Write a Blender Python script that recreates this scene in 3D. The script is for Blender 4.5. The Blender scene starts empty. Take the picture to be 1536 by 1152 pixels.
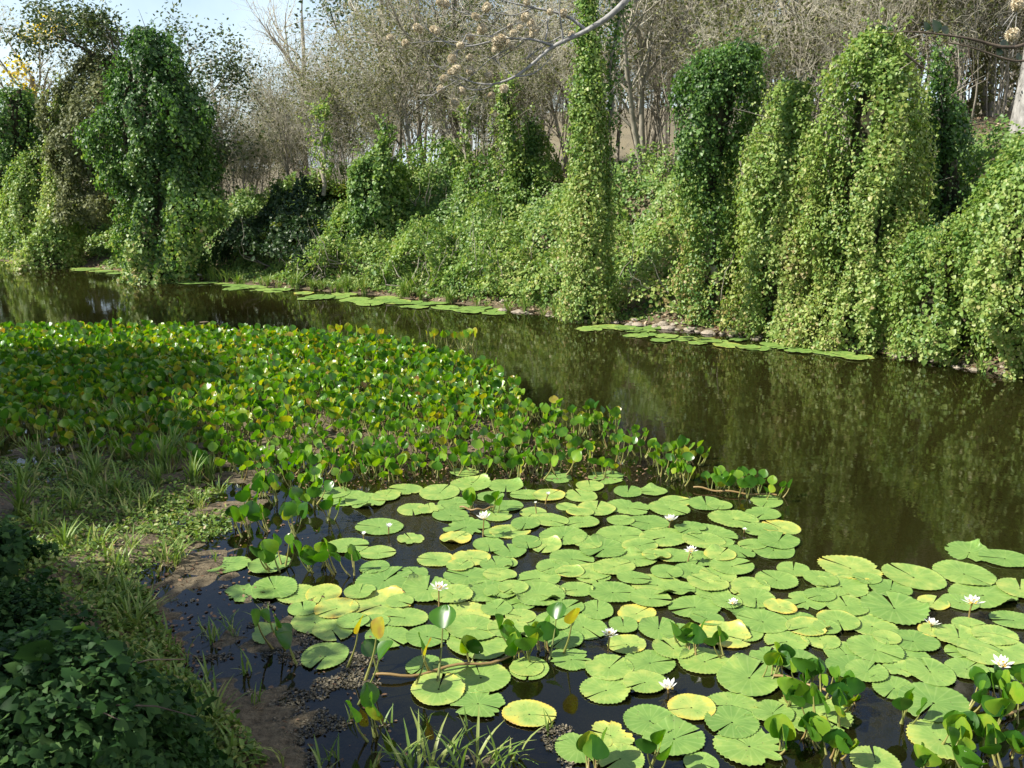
import bpy, math, random
import numpy as np
from mathutils import Vector
rad = math.radians
C = bpy.context.scene
COL = C.collection
rng = np.random.default_rng(7)
random.seed(7)

# ------------------------------------------------------------------ camera
CAM_H, PITCH, FPX = 3.0, rad(13.3), 1350.0
cam = bpy.data.cameras.new('camera'); cam.sensor_width = 36; cam.lens = FPX / 1536 * 36
cam.clip_start = 0.05; cam.clip_end = 2000
co = bpy.data.objects.new('camera', cam); COL.objects.link(co)
co.location = (0, 0, CAM_H); co.rotation_euler = (rad(90) - PITCH, 0, 0)
C.camera = co
# ------------------------------------------------------------------ light
SUN_EL, SUN_AZ = rad(43), rad(106)          # azimuth counted from +Y towards -X
w = bpy.data.worlds.new('World'); C.world = w; w.use_nodes = True
nt = w.node_tree
sky = nt.nodes.new('ShaderNodeTexSky'); sky.sky_type = 'NISHITA'; sky.sun_disc = False
sky.sun_elevation = SUN_EL; sky.sun_rotation = SUN_AZ; sky.dust_density = 1.5
bg = nt.nodes['Background']; bg.inputs[1].default_value = 0.085
# thin bright haze and broken cloud low in the sky
tcw = nt.nodes.new('ShaderNodeTexCoord'); sxw = nt.nodes.new('ShaderNodeSeparateXYZ'); nt.links.new(tcw.outputs['Generated'], sxw.inputs[0])
mrw = nt.nodes.new('ShaderNodeMapRange'); nt.links.new(sxw.outputs[2], mrw.inputs[0]); mrw.inputs[1].default_value = .0; mrw.inputs[2].default_value = .38; mrw.inputs[3].default_value = 1.0; mrw.inputs[4].default_value = 0.0
nzw = nt.nodes.new('ShaderNodeTexNoise'); nzw.inputs['Scale'].default_value = 3.5; nzw.inputs['Detail'].default_value = 6; nt.links.new(tcw.outputs['Generated'], nzw.inputs['Vector'])
crw = nt.nodes.new('ShaderNodeValToRGB'); crw.color_ramp.elements[0].position = .42; crw.color_ramp.elements[0].color = (.12, .12, .12, 1); crw.color_ramp.elements[1].position = .62; nt.links.new(nzw.outputs['Fac'], crw.inputs[0])
muw = nt.nodes.new('ShaderNodeMath'); muw.operation = 'MULTIPLY'; nt.links.new(crw.outputs[0], muw.inputs[0]); nt.links.new(mrw.outputs[0], muw.inputs[1])
mxw = nt.nodes.new('ShaderNodeMix'); mxw.data_type = 'RGBA'; nt.links.new(muw.outputs[0], mxw.inputs[0]); nt.links.new(sky.outputs[0], mxw.inputs[6]); mxw.inputs[7].default_value = (6.6, 8.0, 9.0, 1)
nt.links.new(mxw.outputs[2], bg.inputs[0])
sl = bpy.data.lights.new('sun', 'SUN'); sl.energy = 5.0; sl.angle = rad(0.5); sl.color = (1.0, 0.95, 0.85)
so = bpy.data.objects.new('sun', sl); COL.objects.link(so)
sdir = Vector((-math.cos(SUN_EL) * math.sin(SUN_AZ), math.cos(SUN_EL) * math.cos(SUN_AZ), math.sin(SUN_EL)))
so.rotation_euler = sdir.to_track_quat('Z', 'Y').to_euler(); so.location = sdir * 60
vs = C.view_settings; vs.view_transform = 'Standard'; vs.look = 'None'; vs.gamma = 1; vs.exposure = 1.0
vs.use_curve_mapping = False

# ------------------------------------------------------------------ pixel helpers (photo pixels, 1536 x 1152)
cp, sp = math.cos(PITCH), math.sin(PITCH)
def ray(px, py):
    u, v = (px - 768) / FPX, (py - 576) / FPX
    return np.array([u, cp - v * sp, -sp - v * cp])
def at(px, py, z=0.0):
    d = ray(px, py); t = (z - CAM_H) / d[2]
    return d[0] * t, d[1] * t
def atY(px, py, Y):
    d = ray(px, py); t = Y / d[1]
    return d[0] * t, CAM_H + d[2] * t
def ppm(px, py, z=0.0):                     # pixels per metre at that point of the water
    d = ray(px, py); return FPX / ((z - CAM_H) / d[2])
def px_of(x, y, z):
    dep = y * cp - (z - CAM_H) * sp
    up = y * sp + (z - CAM_H) * cp
    return 768 + FPX * x / dep, 576 - FPX * up / dep

# ------------------------------------------------------------------ noise
def _h(i, j, k, s):
    n = (i * 73856093) ^ (j * 19349663) ^ (k * 83492791) ^ (s * 2654435761 & 0x7fffffff)
    n = (n ^ (n >> 13)) * 1274126177 & 0x7fffffff
    return ((n ^ (n >> 16)) & 0xffff) / 65535.0
def vn(x, y, z=0.0, s=0):
    x, y, z = np.broadcast_arrays(np.asarray(x, float), np.asarray(y, float), np.asarray(z, float))
    xi, yi, zi = np.floor(x).astype(np.int64), np.floor(y).astype(np.int64), np.floor(z).astype(np.int64)
    f = lambda t: t * t * (3 - 2 * t)
    a, b, c = f(x - xi), f(y - yi), f(z - zi)
    r = 0
    for dx in (0, 1):
        for dy in (0, 1):
            for dz in (0, 1):
                r = r + _h(xi + dx, yi + dy, zi + dz, s) * (a if dx else 1 - a) * (b if dy else 1 - b) * (c if dz else 1 - c)
    return r
def fbm(x, y, z=0.0, s=0, o=4):
    t, amp, tot = 0, 1.0, 0
    for i in range(o):
        t = t + amp * vn(np.asarray(x) * 2**i, np.asarray(y) * 2**i, np.asarray(z) * 2**i, s + i); tot += amp; amp *= .5
    return t / tot

# ------------------------------------------------------------------ terrain height
SHP = [(-60, 372), (0, 394), (120, 401), (240, 415), (330, 424), (410, 431), (500, 437), (600, 446), (700, 457), (760, 465), (850, 477),
       (1000, 492), (1150, 509), (1300, 526), (1450, 552), (1536, 567)]
SH = [at(*p) for p in SHP]
SHX = np.array([-200, -60] + [p[0] for p in SH] + [11, 30, 200]); SHY = np.array([150, 58] + [p[1] for p in SH] + [11.4, 4, -50])
def shore(x): return np.interp(x, SHX, SHY)
def sdist(x, y):
    g = (shore(np.asarray(x) + .5) - shore(np.asarray(x) - .5))
    return (np.asarray(y) - shore(x)) / np.sqrt(1 + g * g)
CTL = []
for px, py, z in [(1100, 800, -.6), (900, 760, -.45), (600, 820, -.35), (450, 900, -.14), (370, 930, -.04), (300, 900, -.010), (260, 950, -.008), (220, 880, -.005), (300, 1000, -.008), (400, 1040, -.010), (450, 1020, -.025), (520, 1050, -.03), (350, 900, -.02),
                  (150, 800, .035), (60, 770, .05), (60, 700, -.012), (120, 665, .0), (0, 660, -.02), (200, 720, .02), (300, 770, .0), (300, 600, .0), (100, 560, .0),
                  (600, 600, .01), (500, 660, .012), (700, 660, .015), (850, 690, .0), (1000, 705, -.02), (1120, 738, -.05), (500, 530, -.01), (250, 510, -.01), (20, 520, 0),
                  (900, 560, -.9), (1250, 700, -.9), (800, 540, -.5), (700, 505, -.6), (300, 468, -.8), (1400, 700, -1), (1000, 600, -.8), (1100, 660, -.6),
                  (450, 1100, -.008), (600, 1110, -.03), (740, 1120, -.035), (300, 1070, .02), (370, 1150, .02), (180, 1000, .12), (150, 900, .08), (60, 900, .3), (0, 860, .3), (0, 1100, 1.1),
                  (200, 1100, .5), (820, 1090, -.03), (850, 1140, -.04), (900, 1150, -.12), (1200, 1050, -.3), (1500, 1100, -.25), (1300, 1150, -.12), (700, 960, -.3), (1000, 1000, -.35),
                  (540, 1010, -.12), (600, 1060, -.1), (640, 1150, -.03), (1400, 900, -.5), (760, 1060, -.12)]:
    x, y = at(px, py, z); CTL.append((x, y, z))
CTL += [(0, 0, 1.4), (-3, 2, 1.5), (3, 1, .5), (0, 2.2, .45), (5, 3, -.15), (10, 0, .4), (20, 3, 0), (15, 6.5, -.8), (-5.5, 5, .9), (-8, 8, .5), (-12, 11, .3), (-14, 6, .9), (-9, 4, 1),
        (-11.5, 16, -.25), (-20, 21, -.9), (-20, 14, .4), (-35, 20, .6), (-35, 35, -1), (0, -8, 1.7), (-20, -8, 1.7), (20, -8, 1.5), (-60, 20, 1), (-70, 45, -1), (2, 3.2, -.02), (8, 9, -.8)]
CTL = np.array(CTL)
def height(x, y):
    x = np.asarray(x, float); y = np.asarray(y, float); sh = x.shape
    X, Y = x.ravel(), y.ravel()
    num = np.zeros_like(X); den = np.zeros_like(X)
    for cx, cy, cz in CTL:
        wgt = 1 / (((X - cx)**2 + (Y - cy)**2) + .02)**2
        num += wgt * cz; den += wgt
    zn = num / den
    sm = np.clip((np.abs(zn) - .01) / .1, 0, 1)
    zn = zn + (fbm(X * 2.2, Y * 2.2, 0, 3) - .5) * (.11 + .04 * sm) + (fbm(X * 9, Y * 9, 0, 9, 3) - .5) * .085 * (1 - .5 * sm)
    s = sdist(X, Y)
    prof = np.interp(s, [-40, -3, -1, 0, .45, 1.0, 2.0, 3.5, 5, 10, 40, 250], [-1.5, -1, -.35, 0, .12, .35, 1.1, 2.1, 2.55, 2.8, 3.6, 14])
    fac = np.interp(X, [-30, -14, -4, 2, 7, 10], [.3, .45, .95, 1.0, 1.25, 1.45])
    prof = np.where(s > 0, prof * fac, prof) + np.where(s > .1, (fbm(X * .8, Y * .8, 0, 5) - .5) * np.clip(s, 0, 1.2) * .7, 0)
    prof = prof + (fbm(X * 4, Y * 4, 0, 6, 3) - .5) * .14 * np.clip(1 - np.abs(s) / 1.5, 0, 1)
    t = np.clip((s + 3) / 2.4, 0, 1); t = t * t * (3 - 2 * t)
    return (zn * (1 - t) + prof * t).reshape(sh)
def hz(x, y): return float(height(np.array([x]), np.array([y]))[0])

# ------------------------------------------------------------------ mesh helpers
class MB:
    def __init__(s): s.v = []; s.f = []; s.n = 0; s.a = []
    def add(s, V, F, tint=0.5, mi=0):
        V = np.asarray(V, np.float32).reshape(-1, 3)
        for Fk in (F if isinstance(F, list) else [F]):
            s.f.append((np.asarray(Fk, np.int32) + s.n, mi))
        s.v.append(V); s.a.append(np.broadcast_to(np.asarray(tint, np.float32), (len(V),)))
        s.n += len(V)
    def mesh(s, name, mats, smooth=True):
        me = bpy.data.meshes.new(name)
        V = np.concatenate(s.v); me.vertices.add(len(V)); me.vertices.foreach_set('co', V.ravel())
        li = np.concatenate([f.ravel() for f, _ in s.f]); cnt = np.concatenate([np.full(len(f), f.shape[1], np.int32) for f, _ in s.f])
        mi = np.concatenate([np.full(len(f), m, np.int32) for f, m in s.f])
        me.loops.add(len(li)); me.loops.foreach_set('vertex_index', li)
        me.polygons.add(len(cnt)); st = np.concatenate([[0], np.cumsum(cnt)[:-1]]).astype(np.int32)
        me.polygons.foreach_set('loop_start', st)
        me.polygons.foreach_set('material_index', mi)
        me.polygons.foreach_set('use_smooth', np.full(len(cnt), smooth, bool))
        at_ = me.attributes.new('tint', 'FLOAT', 'POINT'); at_.data.foreach_set('value', np.concatenate(s.a))
        for m in (mats if isinstance(mats, (list, tuple)) else [mats]): me.materials.append(m)
        me.update(calc_edges=True); me.validate()
        return me
    def build(s, name, mats, parent=None, loc=(0, 0, 0), smooth=True):
        return obj(name, s.mesh(name, mats, smooth), parent, loc)
def obj(name, me, parent=None, loc=(0, 0, 0)):
    o = bpy.data.objects.new(name, me); COL.objects.link(o); o.location = loc
    if parent: o.parent = parent
    return o
def tag(o, label=None, cat=None, group=None, kind=None):
    if label: o['label'] = label
    if cat: o['category'] = cat
    if group: o['group'] = group
    if kind: o['kind'] = kind
    return o
def thing(name, label, cat, loc, group=None):
    return tag(obj(name, None, None, loc), label, cat, group)
def copy_tree(o, loc, rz=0, sc=1.0, parent=None):
    c = o.copy(); COL.objects.link(c)
    if parent: c.parent = parent
    else:
        c.location = loc; c.rotation_euler = (0, 0, rz); c.scale = (sc, sc, sc) if np.isscalar(sc) else sc
    for ch in o.children: copy_tree(ch, None, parent=c)
    return c
def nrm(a): return a / (np.linalg.norm(a, axis=-1, keepdims=True) + 1e-9)
def tube(P, R, sides=5, cap=True):
    P = np.asarray(P, float); R = np.asarray(R, float); n = len(P)
    T = np.gradient(P, axis=0); T = nrm(T)
    ref = np.array([0, 0, 1.0]) if abs(T[:, 2]).mean() < .75 else np.array([1.0, 0, 0])
    A = nrm(np.cross(T, ref)); B = np.cross(T, A)
    th = np.linspace(0, 2 * np.pi, sides, endpoint=False)
    V = P[:, None, :] + R[:, None, None] * (np.cos(th)[None, :, None] * A[:, None, :] + np.sin(th)[None, :, None] * B[:, None, :])
    i = np.arange(n - 1)[:, None] * sides; j = np.arange(sides)[None, :]; j2 = (j + 1) % sides
    F = np.stack([i + j, i + j2, i + sides + j2, i + sides + j], -1).reshape(-1, 4)
    return V.reshape(-1, 3), F
# leaf templates: (verts, quads) in a frame x = width, y = towards the tip, z = face normal
HEART = (np.array([[0, 0, 0], [-.48, .12, .10], [-.36, .62, .06], [0, 1, -.12], [.36, .62, .06], [.48, .12, .10]]), np.array([[0, 3, 2, 1], [0, 5, 4, 3]]))
OVAL = (np.array([[0, 0, 0], [-.26, .3, .06], [-.24, .68, .05], [0, 1, -.08], [.24, .68, .05], [.26, .3, .06]]), np.array([[0, 3, 2, 1], [0, 5, 4, 3]]))
_rows = [(0, 0, .0), (.10, .46, .07), (.30, .40, .10), (.48, .44, .08), (.72, .24, .02), (1.0, .012, -.16)]
LOBED = (np.array([p for y, w_, z in _rows for p in ((-w_, y - (.06 if w_ > .3 else 0), z), (0, y, z - .05 * (w_ > .1)), (w_, y - (.06 if w_ > .3 else 0), z))], float), np.array([[3 * i + a, 3 * i + 3 + a, 3 * i + 4 + a, 3 * i + 1 + a] for i in range(5) for a in (0, 1)])[:, ::-1])
BLADE = (np.array([[-.03, 0, 0], [.03, 0, 0], [-.035, .5, .04], [.035, .5, .04], [0, 1, -.1], [.004, 1, -.1]]), np.array([[0, 1, 3, 2], [2, 3, 5, 4]]))
def leaves(mb, P, N, T, S, tpl, tint, mi=0):
    """many leaves at once: position, normal, tip direction, size"""
    V, F = tpl; N = nrm(N); T = nrm(T - N * (T * N).sum(-1, keepdims=True)); X = np.cross(T, N)
    S = np.asarray(S)[:, None, None]
    W = P[:, None, :] + S * (V[None, :, 0:1] * X[:, None, :] + V[None, :, 1:2] * T[:, None, :] + V[None, :, 2:3] * N[:, None, :])
    k = len(V); F2 = (np.arange(len(P))[:, None, None] * k + F[None]).reshape(-1, F.shape[1])
    mb.add(W.reshape(-1, 3), F2, np.repeat(np.broadcast_to(tint, (len(P),)), k), mi)

# ------------------------------------------------------------------ materials
def mat(name):
    m = bpy.data.materials.new(name); m.use_nodes = True; n = m.node_tree
    n.nodes.clear(); out = n.nodes.new('ShaderNodeOutputMaterial')
    return m, n, out
def N(n, t, **kw):
    x = n.nodes.new(t)
    for k, v in kw.items():
        if isinstance(k, str) and k.startswith('i_'): x.inputs[k[2:].replace('_', ' ')].default_value = v
        else: setattr(x, k, v)
    return x
def ramp(n, stops):
    r = n.nodes.new('ShaderNodeValToRGB'); e = r.color_ramp.elements
    while len(e) < len(stops): e.new(.5)
    for q, (p, c) in zip(e, stops): q.position = p; q.color = (*c, 1)
    return r
def leaf_mat(name, stops, rough=.5, spec=.35, trans=.35, noise=0.0):
    m, n, out = mat(name); L = n.links.new
    a = N(n, 'ShaderNodeAttribute', attribute_name='tint')
    r = ramp(n, stops)
    if noise:
        tx = N(n, 'ShaderNodeTexNoise', i_Scale=noise, i_Detail=2.0); g = N(n, 'ShaderNodeNewGeometry'); L(g.outputs['Position'], tx.inputs['Vector'])
        m1 = N(n, 'ShaderNodeMath', operation='MULTIPLY_ADD'); L(tx.outputs['Fac'], m1.inputs[0]); m1.inputs[1].default_value = .5; m1.inputs[2].default_value = -.25
        m2 = N(n, 'ShaderNodeMath', operation='ADD'); L(m1.outputs[0], m2.inputs[0]); L(a.outputs['Fac'], m2.inputs[1]); L(m2.outputs[0], r.inputs[0])
    else: L(a.outputs['Fac'], r.inputs[0])
    p = N(n, 'ShaderNodeBsdfPrincipled', i_Roughness=rough); p.inputs['Specular IOR Level'].default_value = spec
    L(r.outputs[0], p.inputs['Base Color'])
    t = N(n, 'ShaderNodeBsdfTranslucent'); hs = N(n, 'ShaderNodeHueSaturation', i_Saturation=1.15, i_Value=1.25, i_Hue=.49); L(r.outputs[0], hs.inputs['Color']); L(hs.outputs[0], t.inputs[0])
    mx = N(n, 'ShaderNodeMixShader'); mx.inputs[0].default_value = trans; L(p.outputs[0], mx.inputs[1]); L(t.outputs[0], mx.inputs[2]); L(mx.outputs[0], out.inputs[0])
    return m
VINE = leaf_mat('vine_leaf', [(0, (.028, .080, .018)), (.3, (.10, .205, .045)), (.55, (.22, .335, .075)), (.8, (.38, .44, .135)), (1, (.42, .34, .17))], .45, .45, .42)
SHADEDARKLEAF = leaf_mat('shade_darkened_leaf', [(0, (.012, .035, .010)), (.5, (.028, .075, .018)), (1, (.07, .13, .03))], .6, .15, .3)  # leaf colour lowered to deepen the shade on the near left shrubs
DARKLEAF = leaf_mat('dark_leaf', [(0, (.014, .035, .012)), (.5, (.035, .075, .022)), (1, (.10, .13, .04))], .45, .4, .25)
OLIVE = leaf_mat('olive_leaf', [(0, (.06, .085, .03)), (.5, (.17, .19, .075)), (1, (.34, .31, .15))], .55, .3, .35)
FERN = leaf_mat('feather_leaf', [(0, (.06, .11, .02)), (.5, (.14, .20, .035)), (1, (.28, .24, .06))], .55, .3, .4)
HYA = leaf_mat('hyacinth_leaf', [(0, (.022, .085, .014)), (.4, (.075, .20, .02)), (.65, (.19, .34, .03)), (.87, (.38, .36, .04)), (1, (.27, .16, .05))], .30, .5, .45, 9.0)
STALK = leaf_mat('stalk', [(0, (.12, .17, .04)), (.6, (.30, .30, .09)), (1, (.30, .17, .08))], .4, .4, .2)
GRASS = leaf_mat('grass_blade', [(0, (.06, .13, .02)), (.5, (.16, .26, .05)), (.85, (.33, .36, .11)), (1, (.36, .28, .14))], .45, .4, .35)
YEL = leaf_mat('yellow_blossom', [(0, (.80, .64, .03)), (1, (.88, .74, .05))], .6, .2, .4)
LITTER = leaf_mat('dead_leaf', [(0, (.10, .055, .03)), (.6, (.26, .17, .10)), (1, (.48, .38, .27))], .75, .2, .1)
PETAL = leaf_mat('petal', [(0, (.80, .80, .74)), (1, (.86, .86, .84))], .5, .3, .25)
CENTRE = leaf_mat('stamen', [(0, (.75, .52, .06)), (1, (.85, .62, .1))], .6, .2, .1)
FLUFF = leaf_mat('seed_fluff', [(0, (.50, .43, .30)), (1, (.70, .63, .47))], .9, .1, .15)

def bark_mat(name, c1, c2, sc=9, zs=.25, bump=.5):
    m, n, out = mat(name); L = n.links.new
    tc = N(n, 'ShaderNodeTexCoord'); mp = N(n, 'ShaderNodeMapping'); mp.inputs['Scale'].default_value = (sc, sc, sc * zs); L(tc.outputs['Object'], mp.inputs[0])
    t = N(n, 'ShaderNodeTexNoise', i_Scale=1.0, i_Detail=5.0); L(mp.outputs[0], t.inputs['Vector'])
    r = ramp(n, [(.3, c1), (.7, c2)]); L(t.outputs['Fac'], r.inputs[0])
    p = N(n, 'ShaderNodeBsdfPrincipled', i_Roughness=.85); p.inputs['Specular IOR Level'].default_value = .2; L(r.outputs[0], p.inputs['Base Color'])
    b = N(n, 'ShaderNodeBump', i_Strength=bump, i_Distance=.03); L(t.outputs['Fac'], b.inputs['Height']); L(b.outputs[0], p.inputs['Normal'])
    L(p.outputs[0], out.inputs[0]); return m
BARK = bark_mat('grey_bark', (.18, .16, .125), (.38, .345, .28))
DBARK = bark_mat('dark_bark', (.05, .04, .03), (.14, .11, .08))
TWIG = bark_mat('twig', (.38, .35, .265), (.59, .555, .45), 3, 1, .1)
PBARK = bark_mat('pale_bark', (.17, .165, .155), (.38, .37, .35), 11, .5, .9)
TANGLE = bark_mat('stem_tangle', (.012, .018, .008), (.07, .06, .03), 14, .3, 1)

def ground_mat():
    m, n, out = mat('bank_soil'); L = n.links.new
    g = N(n, 'ShaderNodeNewGeometry')
    t1 = N(n, 'ShaderNodeTexNoise', i_Scale=2.2, i_Detail=8.0, i_Roughness=.65); L(g.outputs['Position'], t1.inputs['Vector'])
    t2 = N(n, 'ShaderNodeTexNoise', i_Scale=28.0, i_Detail=6.0, i_Roughness=.7); L(g.outputs['Position'], t2.inputs['Vector'])
    r1 = ramp(n, [(.3, (.055, .040, .024)), (.5, (.11, .085, .050)), (.7, (.20, .165, .105))]); L(t1.outputs['Fac'], r1.inputs[0])
    r2 = ramp(n, [(.35, (.045, .035, .02)), (.65, (.27, .22, .14))]); L(t2.outputs['Fac'], r2.inputs[0])
    mx = N(n, 'ShaderNodeMix', data_type='RGBA'); mx.inputs[0].default_value = .5; L(r1.outputs[0], mx.inputs[6]); L(r2.outputs[0], mx.inputs[7])
    # dry leaf litter on the terrace
    a = N(n, 'ShaderNodeAttribute', attribute_name='tint')
    r3 = ramp(n, [(.3, (.06, .05, .028)), (.6, (.19, .16, .10))]); L(t2.outputs['Fac'], r3.inputs[0])
    m2 = N(n, 'ShaderNodeMix', data_type='RGBA'); L(a.outputs['Fac'], m2.inputs[0]); L(mx.outputs[2], m2.inputs[6]); L(r3.outputs[0], m2.inputs[7])
    p = N(n, 'ShaderNodeBsdfPrincipled', i_Roughness=.8); p.inputs['Specular IOR Level'].default_value = .25; L(m2.outputs[2], p.inputs['Base Color'])
    b = N(n, 'ShaderNodeBump', i_Strength=.8, i_Distance=.04); L(t2.outputs['Fac'], b.inputs['Height']); L(b.outputs[0], p.inputs['Normal'])
    L(p.outputs[0], out.inputs[0]); return m
def water_mat():
    m, n, out = mat('river_water'); L = n.links.new
    g = N(n, 'ShaderNodeNewGeometry'); a = N(n, 'ShaderNodeAttribute', attribute_name='tint')
    t = N(n, 'ShaderNodeTexNoise', i_Scale=5.0, i_Detail=3.0); L(g.outputs['Position'], t.inputs['Vector'])
    b = N(n, 'ShaderNodeBump', i_Strength=.06, i_Distance=.02); L(t.outputs['Fac'], b.inputs['Height'])
    df = N(n, 'ShaderNodeBsdfDiffuse'); df.inputs[0].default_value = (.017, .0165, .004, 1)
    tr = N(n, 'ShaderNodeBsdfTransparent'); tr.inputs[0].default_value = (.78, .70, .52, 1)
    m1 = N(n, 'ShaderNodeMixShader'); L(a.outputs['Fac'], m1.inputs[0]); L(tr.outputs[0], m1.inputs[1]); L(df.outputs[0], m1.inputs[2])
    gl = N(n, 'ShaderNodeBsdfGlossy', i_Roughness=.03); L(b.outputs[0], gl.inputs['Normal'])
    fr = N(n, 'ShaderNodeFresnel', i_IOR=1.65); L(b.outputs[0], fr.inputs['Normal'])
    m2 = N(n, 'ShaderNodeMixShader'); L(fr.outputs[0], m2.inputs[0]); L(m1.outputs[0], m2.inputs[1]); L(gl.outputs[0], m2.inputs[2]); L(m2.outputs[0], out.inputs[0])
    return m
def pad_mat():
    m, n, out = mat('lily_pad'); L = n.links.new
    tc = N(n, 'ShaderNodeTexCoord'); oi = N(n, 'ShaderNodeObjectInfo'); a = N(n, 'ShaderNodeAttribute', attribute_name='tint')
    off = N(n, 'ShaderNodeVectorMath', operation='ADD'); L(tc.outputs['Object'], off.inputs[0])
    mul = N(n, 'ShaderNodeMath', operation='MULTIPLY'); mul.inputs[1].default_value = 50; L(oi.outputs['Random'], mul.inputs[0])
    cx = N(n, 'ShaderNodeCombineXYZ'); L(mul.outputs[0], cx.inputs[2]); L(cx.outputs[0], off.inputs[1])
    t = N(n, 'ShaderNodeTexNoise', i_Scale=11.0, i_Detail=7.0, i_Roughness=.6); L(off.outputs[0], t.inputs['Vector'])
    # yellowing = attribute + patches
    m1 = N(n, 'ShaderNodeMath', operation='MULTIPLY_ADD'); L(t.outputs['Fac'], m1.inputs[0]); m1.inputs[1].default_value = .95; m1.inputs[2].default_value = -.46
    m2 = N(n, 'ShaderNodeMath', operation='ADD'); L(m1.outputs[0], m2.inputs[0]); L(a.outputs['Fac'], m2.inputs[1])
    r = ramp(n, [(0, (.115, .215, .045)), (.3, (.18, .285, .062)), (.52, (.30, .36, .085)), (.74, (.48, .41, .07)), (.92, (.40, .25, .07)), (1, (.18, .09, .04))]); L(m2.outputs[0], r.inputs[0])
    # radial veins
    sx = N(n, 'ShaderNodeSeparateXYZ'); L(tc.outputs['Object'], sx.inputs[0])
    an = N(n, 'ShaderNodeMath', operation='ARCTAN2'); L(sx.outputs[1], an.inputs[0]); L(sx.outputs[0], an.inputs[1])
    ma = N(n, 'ShaderNodeMath', operation='MULTIPLY'); L(an.outputs[0], ma.inputs[0]); ma.inputs[1].default_value = 9
    sn = N(n, 'ShaderNodeMath', operation='COSINE'); L(ma.outputs[0], sn.inputs[0])
    pw = N(n, 'ShaderNodeMath', operation='POWER'); ab = N(n, 'ShaderNodeMath', operation='ABSOLUTE'); L(sn.outputs[0], ab.inputs[0]); L(ab.outputs[0], pw.inputs[0]); pw.inputs[1].default_value = 24
    pm = N(n, 'ShaderNodeMath', operation='MULTIPLY'); L(pw.outputs[0], pm.inputs[0]); pm.inputs[1].default_value = .22
    mv = N(n, 'ShaderNodeMix', data_type='RGBA'); L(pm.outputs[0], mv.inputs[0]); L(r.outputs[0], mv.inputs[6]); mv.inputs[7].default_value = (.36, .46, .16, 1)
    # specks
    vo = N(n, 'ShaderNodeTexVoronoi', i_Scale=38.0); L(off.outputs[0], vo.inputs['Vector'])
    lt = N(n, 'ShaderNodeMath', operation='LESS_THAN'); L(vo.outputs['Distance'], lt.inputs[0]); lt.inputs[1].default_value = .14
    sc = N(n, 'ShaderNodeSeparateColor'); L(vo.outputs['Color'], sc.inputs[0])
    g2 = N(n, 'ShaderNodeMath', operation='GREATER_THAN'); L(sc.outputs[0], g2.inputs[0]); g2.inputs[1].default_value = .62
    mm = N(n, 'ShaderNodeMath', operation='MULTIPLY'); L(lt.outputs[0], mm.inputs[0]); L(g2.outputs[0], mm.inputs[1])
    ms = N(n, 'ShaderNodeMix', data_type='RGBA'); L(mm.outputs[0], ms.inputs[0]); L(mv.outputs[2], ms.inputs[6]); ms.inputs[7].default_value = (.10, .11, .035, 1)
    p = N(n, 'ShaderNodeBsdfPrincipled', i_Roughness=.42); p.inputs['Specular IOR Level'].default_value = .4; L(ms.outputs[2], p.inputs['Base Color'])
    b = N(n, 'ShaderNodeBump', i_Strength=.25, i_Distance=.01); L(t.outputs['Fac'], b.inputs['Height']); L(b.outputs[0], p.inputs['Normal'])
    L(p.outputs[0], out.inputs[0]); return m
def rock_mat():
    m, n, out = mat('pale_rock'); L = n.links.new
    tc = N(n, 'ShaderNodeTexCoord'); t = N(n, 'ShaderNodeTexNoise', i_Scale=9.0, i_Detail=6.0); L(tc.outputs['Object'], t.inputs['Vector'])
    r = ramp(n, [(.3, (.15, .12, .085)), (.6, (.40, .345, .27))]); L(t.outputs['Fac'], r.inputs[0])
    p = N(n, 'ShaderNodeBsdfPrincipled', i_Roughness=.85); L(r.outputs[0], p.inputs['Base Color'])
    b = N(n, 'ShaderNodeBump', i_Strength=.6, i_Distance=.03); L(t.outputs['Fac'], b.inputs['Height']); L(b.outputs[0], p.inputs['Normal'])
    L(p.outputs[0], out.inputs[0]); return m
SCUM = leaf_mat('pond_scum', [(0, (.035, .032, .02)), (.5, (.10, .088, .055)), (1, (.22, .19, .13))], .7, .3, .1)
PAD = pad_mat(); ROCK = rock_mat()

# ------------------------------------------------------------------ ground and water
def axis(lo, a, b, hi, fine, grow):
    c = list(np.arange(a, b, fine)); st = fine; q = c[-1]
    while q < hi: st *= grow; q += st; c.append(q)
    st = fine; q = a
    while q > lo: st *= grow; q -= st; c.insert(0, q)
    return np.array(c)
XS, YS = axis(-400, -7.5, 8.5, 400, .085, 1.09), axis(-60, 2.6, 19, 700, .085, 1.07)
GX, GY = np.meshgrid(XS, YS); GZ = height(GX, GY)
ny, nx = GX.shape
def grid_faces(ny, nx):
    i = np.arange(ny - 1)[:, None] * nx + np.arange(nx - 1)[None]
    return np.stack([i, i + 1, i + nx + 1, i + nx], -1).reshape(-1, 4)
mb = MB(); mb.add(np.stack([GX, GY, GZ], -1).reshape(-1, 3), grid_faces(ny, nx), np.clip((sdist(GX, GY) - 2.5) / 2, 0, 1).ravel())
tag(mb.build('ground', ground_mat()), kind='structure')
wx, wy = XS[(XS > -150) & (XS < 80)], YS[(YS > -8) & (YS < 120)]
WX, WY = np.meshgrid(wx, wy); dep = np.clip(-height(WX, WY), 0, 3)
mb = MB(); mb.add(np.stack([WX, WY, WX * 0], -1).reshape(-1, 3), grid_faces(*WX.shape), (1 - np.exp(-dep * 4)).ravel())
tag(mb.build('river_water', water_mat()), kind='structure')

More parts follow.
